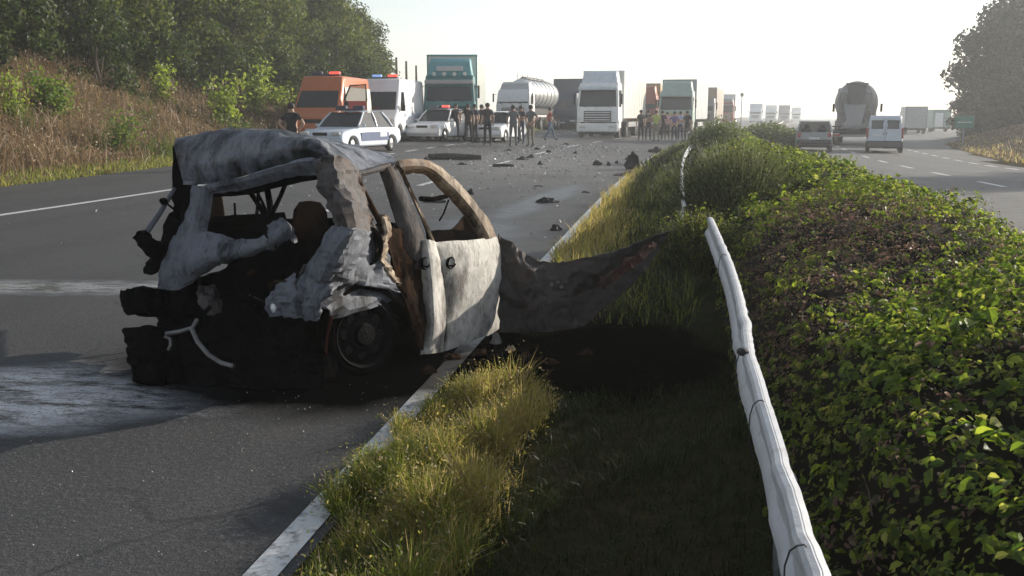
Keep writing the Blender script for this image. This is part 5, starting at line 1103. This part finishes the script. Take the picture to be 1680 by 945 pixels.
# burnt rear door, its rolled cream front edge, window frame and B pillar
pt('rear_door', [[sd(618, 372, .0), sd(640, 374, .0), sd(664, 380, -.01), sd(690, 396, -.01)], [sd(634, 410, .02), sd(650, 414, .01), sd(670, 418, .0), sd(690, 428, .0)], [sd(648, 460, .03), sd(662, 464, .03), sd(678, 470, .02), sd(694, 476, .02)], [sd(668, 510, .02), sd(678, 516, .03), sd(688, 522, .04), sd(698, 528, .03)], [sd(685, 560, .02), sd(688, 566, .04), sd(690, 572, .05), sd(692, 580, .03)]], 'b_brown', nu=6, nv=6, crumple=.022, csc=7)
pt('door_edge', [[sd(687, 396, .0), sd(698, 393, .05), sd(709, 396, .05), sd(714, 400, .0)], [sd(690, 430, .01), sd(704, 430, .07), sd(716, 430, .06), sd(722, 432, .0)], [sd(696, 480, .03), sd(708, 480, .085), sd(720, 480, .06), sd(728, 482, .0)], [sd(699, 530, .03), sd(710, 532, .085), sd(721, 534, .06), sd(729, 536, .0)], [sd(690, 582, .04), sd(702, 580, .07), sd(716, 578, .05), sd(724, 576, .0)]], 'b_cream', nu=5, nv=7, crumple=.008)
def hnd(px, py, off, par):
    p = sd(px, py, off); mb = MB(WO); mb.lathe([(.036, .004), (.040, .0), (.034, -.02), (.002, -.026)], p + SR * .012, SR, 14); mb.tube([p + SR * .02 - SF * .03 - Vector((0, 0, .012)), p + SR * .03 - Vector((0, 0, .02)), p + SR * .02 + SF * .03 - Vector((0, 0, .012))], .007, 6); mb.build('handle', M['b_soot'], par, True)
ed_ = wreck.children[-1]; hnd(695, 432, .055, ed_)
pt('pillar', [[sd(622, 276, -.03), sd(632, 273, .0), sd(641, 273, .0)], [sd(634, 318, -.02), sd(648, 316, .01), sd(660, 318, .01)], [sd(646, 356, -.02), sd(662, 354, .01), sd(676, 356, .01)], [sd(658, 400, -.02), sd(674, 400, .01), sd(690, 402, .0)], [sd(668, 440, -.02), sd(680, 440, .0), sd(692, 440, .0)]], 'b_pillar', nu=4, nv=6, crumple=.012, th=.03)
tb('frame_edge', [sd(638, 274, .02), sd(650, 302, .025), sd(664, 332, .025), sd(688, 388, .02)], .008, 'b_cream')
tb('rear_door_frame', [sd(583, 288, -.02), sd(592, 306, .0), sd(608, 336, .0), sd(626, 370, .0)], .018, 'b_brown', flat=.8)
tb('rear_door_frame', [sd(580, 287, -.01), sd(600, 283, .0), sd(625, 276, .0), sd(642, 271, .0)], .020, 'b_pillar')
tb('sill_bar', [sd(620, 372, -.06), sd(640, 370, -.06), sd(662, 374, -.06)], .022, 'b_soot')
# front door: frame, panel, handle; the far side seen through its window
fr_out = [(716, 402), (690, 346), (672, 306), (656, 274), (650, 266), (672, 263), (697, 265), (718, 274), (740, 292), (762, 314), (784, 342), (800, 362), (812, 388)]
fr_in = [(710, 397), (686, 345), (672, 315), (660, 284), (660, 281), (674, 279), (694, 279), (708, 288), (726, 306), (746, 326), (764, 348), (778, 370), (790, 393)]
pt('door_frame', [[sd(*q, .02) for q in fr_out], [sd((a[0] + b[0]) / 2, (a[1] + b[1]) / 2, .035) for a, b in zip(fr_out, fr_in)], [sd(*q, .0) for q in fr_in], [sd(q[0] - 1, q[1] + 3, -.05) for q in fr_in]], 'b_frame', nu=4, nv=3, crumple=.008, csc=12)
tb('door_seal', [sd(662, 288, -.03), sd(690, 350, -.03), sd(706, 392, -.03)], .014, 'b_brown', flat=.7)
tb('pillar', [sd(700, 278, -.06), sd(732, 306, -.06), sd(768, 346, -.06), sd(806, 388, -.05)], .030, 'b_brown')
fd = pt('front_door', [[sd(711, 398, .02), sd(740, 396, .04), sd(776, 394, .04), sd(813, 388, .0)], [sd(716, 412, .03), sd(744, 412, .06), sd(782, 410, .06), sd(817, 404, .02)], [sd(724, 440, .03), sd(750, 442, .07), sd(786, 440, .07), sd(820, 436, .02)], [sd(729, 480, .02), sd(756, 482, .06), sd(788, 480, .06), sd(820, 476, .01)],
                      [sd(731, 520, .01), sd(756, 520, .04), sd(790, 516, .03), sd(818, 512, .0)], [sd(730, 552, .0), sd(754, 554, .02), sd(788, 544, .01), sd(816, 534, -.01)], [sd(726, 576, .0), sd(752, 570, .0), sd(786, 556, .0), sd(815, 543, -.02)]], 'b_cream', nu=7, nv=6, crumple=.010, csc=5)
hnd(738, 431, .065, fd)
pt('far_door', [[sd(712, 392, -1.0), sd(745, 372, -1.0), sd(766, 352, -1.0), sd(785, 372, -.95)], [sd(705, 420, -1.0), sd(740, 420, -1.0), sd(772, 420, -1.0), sd(800, 420, -.95)]], 'b_brown', nu=6, nv=4, crumple=.02)
tb('far_door_frame', [sd(690, 326, -.8), sd(712, 327, -.8), sd(732, 322, -.8), sd(742, 305, -.8)], .02, 'b_soot')
tb('steering_column', [sd(736, 328, -.7), sd(728, 350, -.7), sd(721, 362, -.7)], .007, 'b_soot')
pt('dashboard', [[sd(700, 380, -.35), sd(740, 378, -.35), sd(795, 382, -.3)], [sd(700, 402, -.3), sd(740, 402, -.3), sd(800, 402, -.2)], [sd(706, 440, -.2), sd(750, 440, -.2), sd(810, 440, -.12)]], 'b_soot', nu=6, nv=4, crumple=.02)
pt('inner_sill', [[sd(712, 396, -.05), sd(750, 393, -.05), sd(808, 388, -.05)], [sd(712, 404, -.12), sd(750, 402, -.12), sd(808, 398, -.12)]], 'b_rust', nu=6, nv=3, crumple=.01)
# sill under the doors
pt('door_sill', [[sd(688, 584, .0), sd(730, 578, .02), sd(775, 562, .01), sd(818, 545, .0)], [sd(690, 598, .0), sd(732, 592, .02), sd(778, 578, .01), sd(820, 560, .0)]], 'b_soot', nu=6, nv=3, crumple=.015)
# torn front wing folded out towards the median
wy = lambda px: 6.62 + (px - 818) / 277 * .45
wing = [[at(818, 384, wy(818)), at(850, 412, wy(850) + .04), at(882, 434, wy(882) + .02), at(925, 430, wy(925)), at(975, 418, wy(975)), at(1030, 402, wy(1030)), at(1095, 376, wy(1095))],
        [at(820, 425, wy(818)), at(850, 440, wy(850) - .03), at(884, 458, wy(882) - .06), at(926, 458, wy(925) - .05), at(974, 450, wy(975)), at(1026, 436, wy(1030) + .03), at(1082, 408, wy(1095))],
        [at(820, 480, wy(818) - .02), at(850, 484, wy(850) - .08), at(884, 492, wy(882) - .10), at(926, 490, wy(925) - .05), at(970, 482, wy(975) + .02), at(1014, 468, wy(1030)), at(1062, 440, wy(1095) - .04)],
        [at(820, 520, wy(818) - .04), at(852, 522, wy(850) - .10), at(886, 526, wy(882) - .12), at(924, 524, wy(925) - .08), at(960, 514, wy(975) - .02), at(998, 498, wy(1030) - .04), at(1036, 470, wy(1095) - .10)],
        [at(822, 546, wy(818) - .06), at(854, 548, wy(850) - .12), at(886, 551, wy(882) - .12), at(918, 551, wy(925) - .12), at(948, 540, wy(975) - .08), at(978, 522, wy(1030) - .10), at(1008, 496, wy(1095) - .16)]]
pt('front_wing', wing, 'b_flap', nu=10, nv=10, crumple=.045, csc=4.6, jag=.012)
pt('folded_lip', [[at(992, 476, 6.62), at(1020, 452, 6.70), at(1050, 430, 6.80), at(1078, 402, 6.92)], [at(985, 466, 6.60), at(1012, 442, 6.68), at(1042, 420, 6.78), at(1072, 394, 6.90)], [at(975, 470, 6.63), at(1000, 448, 6.70), at(1030, 426, 6.80), at(1062, 398, 6.92)]], 'b_rustband', nu=7, nv=4, crumple=.025, csc=12, jag=.014)
mb = MB(WO)
for q in ((915, 462), (905, 466), (921, 470)): p = at(*q, 6.5); mb.lathe([(.014, 0), (.012, -.012), (.001, -.014)], p, Vector((0, -1, .1)), 9)
mb.build('lit_bolt_hole', M['b_metal'], wreck)  # pale metal discs drawn for light showing in the bolt holes
# crushed tail: bumper bracket, hanging bumper, exhaust pipe, hanging scraps
pt('bumper_bracket', [[rp_(214, 482, .20), rp_(232, 476, .20), rp_(250, 484, .14), rp_(272, 478, .06)], [rp_(212, 494, .22), rp_(232, 494, .22), rp_(250, 496, .16), rp_(274, 498, .08)], [rp_(218, 508, .20), rp_(236, 511, .20), rp_(254, 512, .14), rp_(276, 518, .06)]], 'b_soot', nu=5, nv=5, th=.06, crumple=.03, csc=18, jag=.014)
pt('bumper', [[at(220, 541, 5.22), at(240, 538, 5.15), at(262, 548, 5.18), at(284, 560, 5.25)], [at(223, 575, 5.14), at(244, 574, 5.07), at(266, 578, 5.12), at(288, 585, 5.2)], [at(226, 604, 5.05), at(248, 606, 5.0), at(272, 608, 5.05), at(296, 610, 5.12)], [at(229, 630, 4.97), at(252, 634, 4.92), at(276, 634, 4.95), at(306, 628, 5.0)]], 'b_soot', nu=6, nv=6, th=.05, crumple=.03, csc=12, jag=.014)
tb('bumper_clip', [at(270, 552, 4.98), at(279, 556, 4.98), at(280, 566, 4.97), at(276, 574, 4.97)], .009, 'b_metal')
ex = tb('exhaust_pipe', [at(272, 548, 5.02), at(296, 544, 5.03), at(316, 538, 5.04), at(324, 524, 5.08)], .013, 'b_metal')
tb('exhaust_pipe', [at(314, 538, 5.04), at(324, 560, 5.0), at(342, 582, 4.97), at(362, 595, 4.94), at(384, 601, 4.92)], .014, 'b_metal')
mb = MB(WO); mb.lathe([(.01, -.11), (.05, -.10), (.06, -.05), (.06, .05), (.05, .10), (.01, .11)], rp_(350, 552, .10), (.8, .2, .2), 12); mb.build('silencer', M['b_soot'], wreck, True)
for k, (a, b, c_) in enumerate((((436, 520, .0), (470, 560, .02), 'b_soot'), ((380, 470, .0), (410, 520, .06), 'b_soot'), ((476, 530, .06), (482, 580, .04), 'b_soot'), ((300, 480, .04), (312, 530, .06), 'b_soot'), ((340, 470, -.02), (352, 520, .05), 'b_pillar'), ((400, 540, .05), (470, 575, .05), 'b_soot'), ((420, 610, .05), (520, 606, .0), 'b_soot'))):
    p, q = rp_(*a), rp_(*b); w_ = Vector((.05, .02, 0)); pt('torn_scrap', [[p - w_, p, p + w_], [p.lerp(q, .5) - w_ * 1.3, p.lerp(q, .5) + Vector((0, -.04, 0)), p.lerp(q, .5) + w_ * 1.2], [q - w_ * .6, q, q + w_ * .8]], c_, nu=4, nv=5, crumple=.04, csc=14, jag=.01)
g = random.Random(5)
for k in range(26):
    a = (g.uniform(272, 520), g.uniform(400, 600)); p = rp_(*a, g.uniform(-.08, .10)); q = p + Vector((g.uniform(-.28, .28), g.uniform(-.15, .1), g.uniform(-.24, .12))); m_ = p.lerp(q, .5) + Vector((g.uniform(-.08, .08), g.uniform(-.08, .05), g.uniform(-.08, .08)))
    if q.z < .05: q.z = .05
    tb('wire', [p, p.lerp(m_, .6), m_, m_.lerp(q, .6), q], g.choice((.004, .006, .009, .014)), g.choice(('b_soot', 'b_soot', 'b_brown', 'b_pillar')), n=5)
mb = MB(WO); p = rp_(452, 505, .16); mb.lathe([(.001, .0), (.02, .004), (.026, .016), (.0, .03)], p, RN, 9); mb.build('lamp_shard', M['glassbits'], wreck, True)

# ------------------------------------------------------------------ debris
def chunk(name, label, cat_, px, py, w, h, mat, group=None, seed=0, dpt=None, n=9):
    """bent jagged scrap standing w wide, h high at photo pixel (px, py)"""
    p = gnd(px, py); 
    for _ in range(3): p = gnd(px, py, zxy(p.x, p.y))
    g = random.Random(seed + px); mb = MB(); d = dpt or w * .6
    ring = []
    for k in range(n):
        a = 2 * math.pi * k / n; ring.append((math.cos(a) * w / 2 * g.uniform(.55, 1.1), math.sin(a) * d / 2 * g.uniform(.6, 1.1)))
    hs = [h * g.uniform(.25, 1.0) for _ in range(n)]
    vs = []
    for kr, kz in ((.9, 0), (1.0, .22), (.85, .55), (.5, .85)):
        for (x, y), z in zip(ring, hs):
            j = kr * g.uniform(.75, 1.2); vs.append(Vector((x * j, y * j, kz * z * g.uniform(.7, 1.25))))
    vs.append(Vector((g.uniform(-.2, .2) * w, g.uniform(-.2, .2) * d, h * g.uniform(.6, 1.0))))
    fs = [(q * n + i, q * n + (i + 1) % n, (q + 1) * n + (i + 1) % n, (q + 1) * n + i) for q in range(3) for i in range(n)] + [(3 * n + i, 3 * n + (i + 1) % n, 4 * n) for i in range(n)]; mb.add(vs, fs)
    o = mb.build(name, M[mat], None); o.location = p; o.rotation_euler = (0, 0, g.uniform(-.4, .4)); tag(o, label, cat_, group); return o
DG, DL = 'small dark scraps on the road', 'small dark scrap of wreckage lying on the grey asphalt beyond the wreck'
for i, (px, py, w, h) in enumerate([(700, 262, .3, .1), (857, 262, .5, .12), (886, 270, .2, .1), (980, 271, .35, .15), (998, 272, .2, .1), (1012, 268, .15, .1), (912, 378, .17, .07), (960, 316, .22, .04), (900, 250, .3, .1), (835, 247, .3, .08), (930, 238, .4, .1), (880, 245, .3, .1), (884, 306, .35, .03), (870, 259, .3, .12), (757, 270, .3, .06), (944, 252, .2, .1), (1030, 262, .25, .1)]):
    chunk('scrap', DL, 'debris', px, py, w, h * 1.2, 'debris', DG, i)
chunk('scrap', 'dark curved plastic fragment in the middle of the right lane beside the pale stain', 'debris', 897, 332, .42, .12, 'debris', None, 3, .25, 9)
chunk('scrap', 'upright black fragment seen just right of the wreck window frame', 'debris', 772, 319, .20, .16, 'debris', None, 5, .15, 9)
for i, (px, py) in enumerate([(712, 332)]): chunk('scrap', 'low black fragment seen through the wreck front window', 'debris', px, py, .55, .08, 'debris', None, 8, .3, 9)
chunk('tyre_scrap', 'crumpled dark wheel and suspension lump lying on the edge line', 'debris', 1042, 278, .75, .52, 'debris', None, 4, .6, 11)
chunk('scrap', 'flat black mat under the crumpled lump on the edge line', 'debris', 1038, 288, 1.15, .12, 'debris', None, 6, .9, 11)
chunk('scrap', 'black jagged fragment at the far bend of the edge line', 'debris', 1078, 250, .7, .28, 'debris', None, 9, .5, 9)
for (xa, xb, py, r_, lb) in ((702, 790, 268, .11, 'long round dark beam lying across the left lane'), (808, 843, 277, .045, 'thin dark strip lying right of the long beam')):
    a, b = gnd(xa, py), gnd(xb, py); a.z = zxy(a.x, a.y) + r_ * .8; b.z = zxy(b.x, b.y) + r_ * .8; o0 = Vector((a.x, a.y, 0)); mb = MB(o0); m_ = a.lerp(b, .5) + Vector((0, .05, .01)); mb.tube([a, a.lerp(m_, .5), m_, b], [r_ * .8, r_, r_ * .95, r_ * .7], 9); o = mb.build('beam', M['wood'], None, True); o.location = o0; tag(o, lb, 'debris')
# scrap heap on the scorched strip right of the door
chunk('ash_lump', 'pale ash grey lump on the black ground under the torn wing', 'debris', 812, 566, .10, .10, 'b_metal', None, 2, .09, 9)
chunk('ash_lump', 'small tan burnt fragment right of the pale ash lump', 'debris', 838, 578, .12, .05, 'tan', None, 7, .1, 8)
for i, (px, py) in enumerate([(740, 590), (770, 602), (860, 590), (905, 600), (700, 612), (960, 585), (790, 585)]): chunk('burnt_scrap', 'black burnt scrap on the scorched strip beside the wreck', 'debris', px, py, .14, .06, 'b_brown', 'burnt scraps on the scorched strip', i)
# glitter of broken glass and chips over the lanes
n = 3000; y = rng.uniform(9, 46, n) ; x = rng.uniform(-9.8, -1.5, n); k = rng.uniform(0, 1, n) < np.clip(.25 + .75 * np.exp(-((x + 4.2 + .02 * y) / 2.6) ** 2), 0, 1) * np.clip((y - 6) / 22, .12, 1); x, y = x[k], y[k]; n = len(x)
z = np.array([zxy(a, b) for a, b in zip(x, y)]) + .012; c0 = np.stack([x, y, z], 1); V, F = leaves(c0, rnd_dirs(n, 3), rng.uniform(.3, 1.3, n) * (.018 + y * .0016), .8, .3)
npmesh('glass_fragments', V, F, [M['glassbits']], kind='stuff')
n = 420; x = rng.uniform(-4.6, -1.5, n); y = rng.uniform(2.6, 5.2, n); c0 = np.stack([x, y, np.full(n, .006)], 1); V, F = leaves(c0, rnd_dirs(n, 2), rng.uniform(.003, .007, n), .8, .3); npmesh('gravel_chips', V, F, [M['glassbits']], kind='stuff')

# ------------------------------------------------------------------ air
mb = MB(); mb.box((20, 330, 8), (420, 800, 21)); hz = mb.build('haze', None, None); hz['kind'] = 'stuff'
m = bpy.data.materials.new('haze_air'); m.use_nodes = True; nt = m.node_tree; nt.nodes.remove(nt.nodes['Principled BSDF'])
v = nt.nodes.new('ShaderNodeVolumePrincipled'); v.inputs['Color'].default_value = (.96, .98, 1, 1); v.inputs['Density'].default_value = HAZE; v.inputs['Anisotropy'].default_value = .45
nt.links.new(v.outputs[0], nt.nodes['Material Output'].inputs['Volume']); hz.data.materials.clear(); hz.data.materials.append(m)
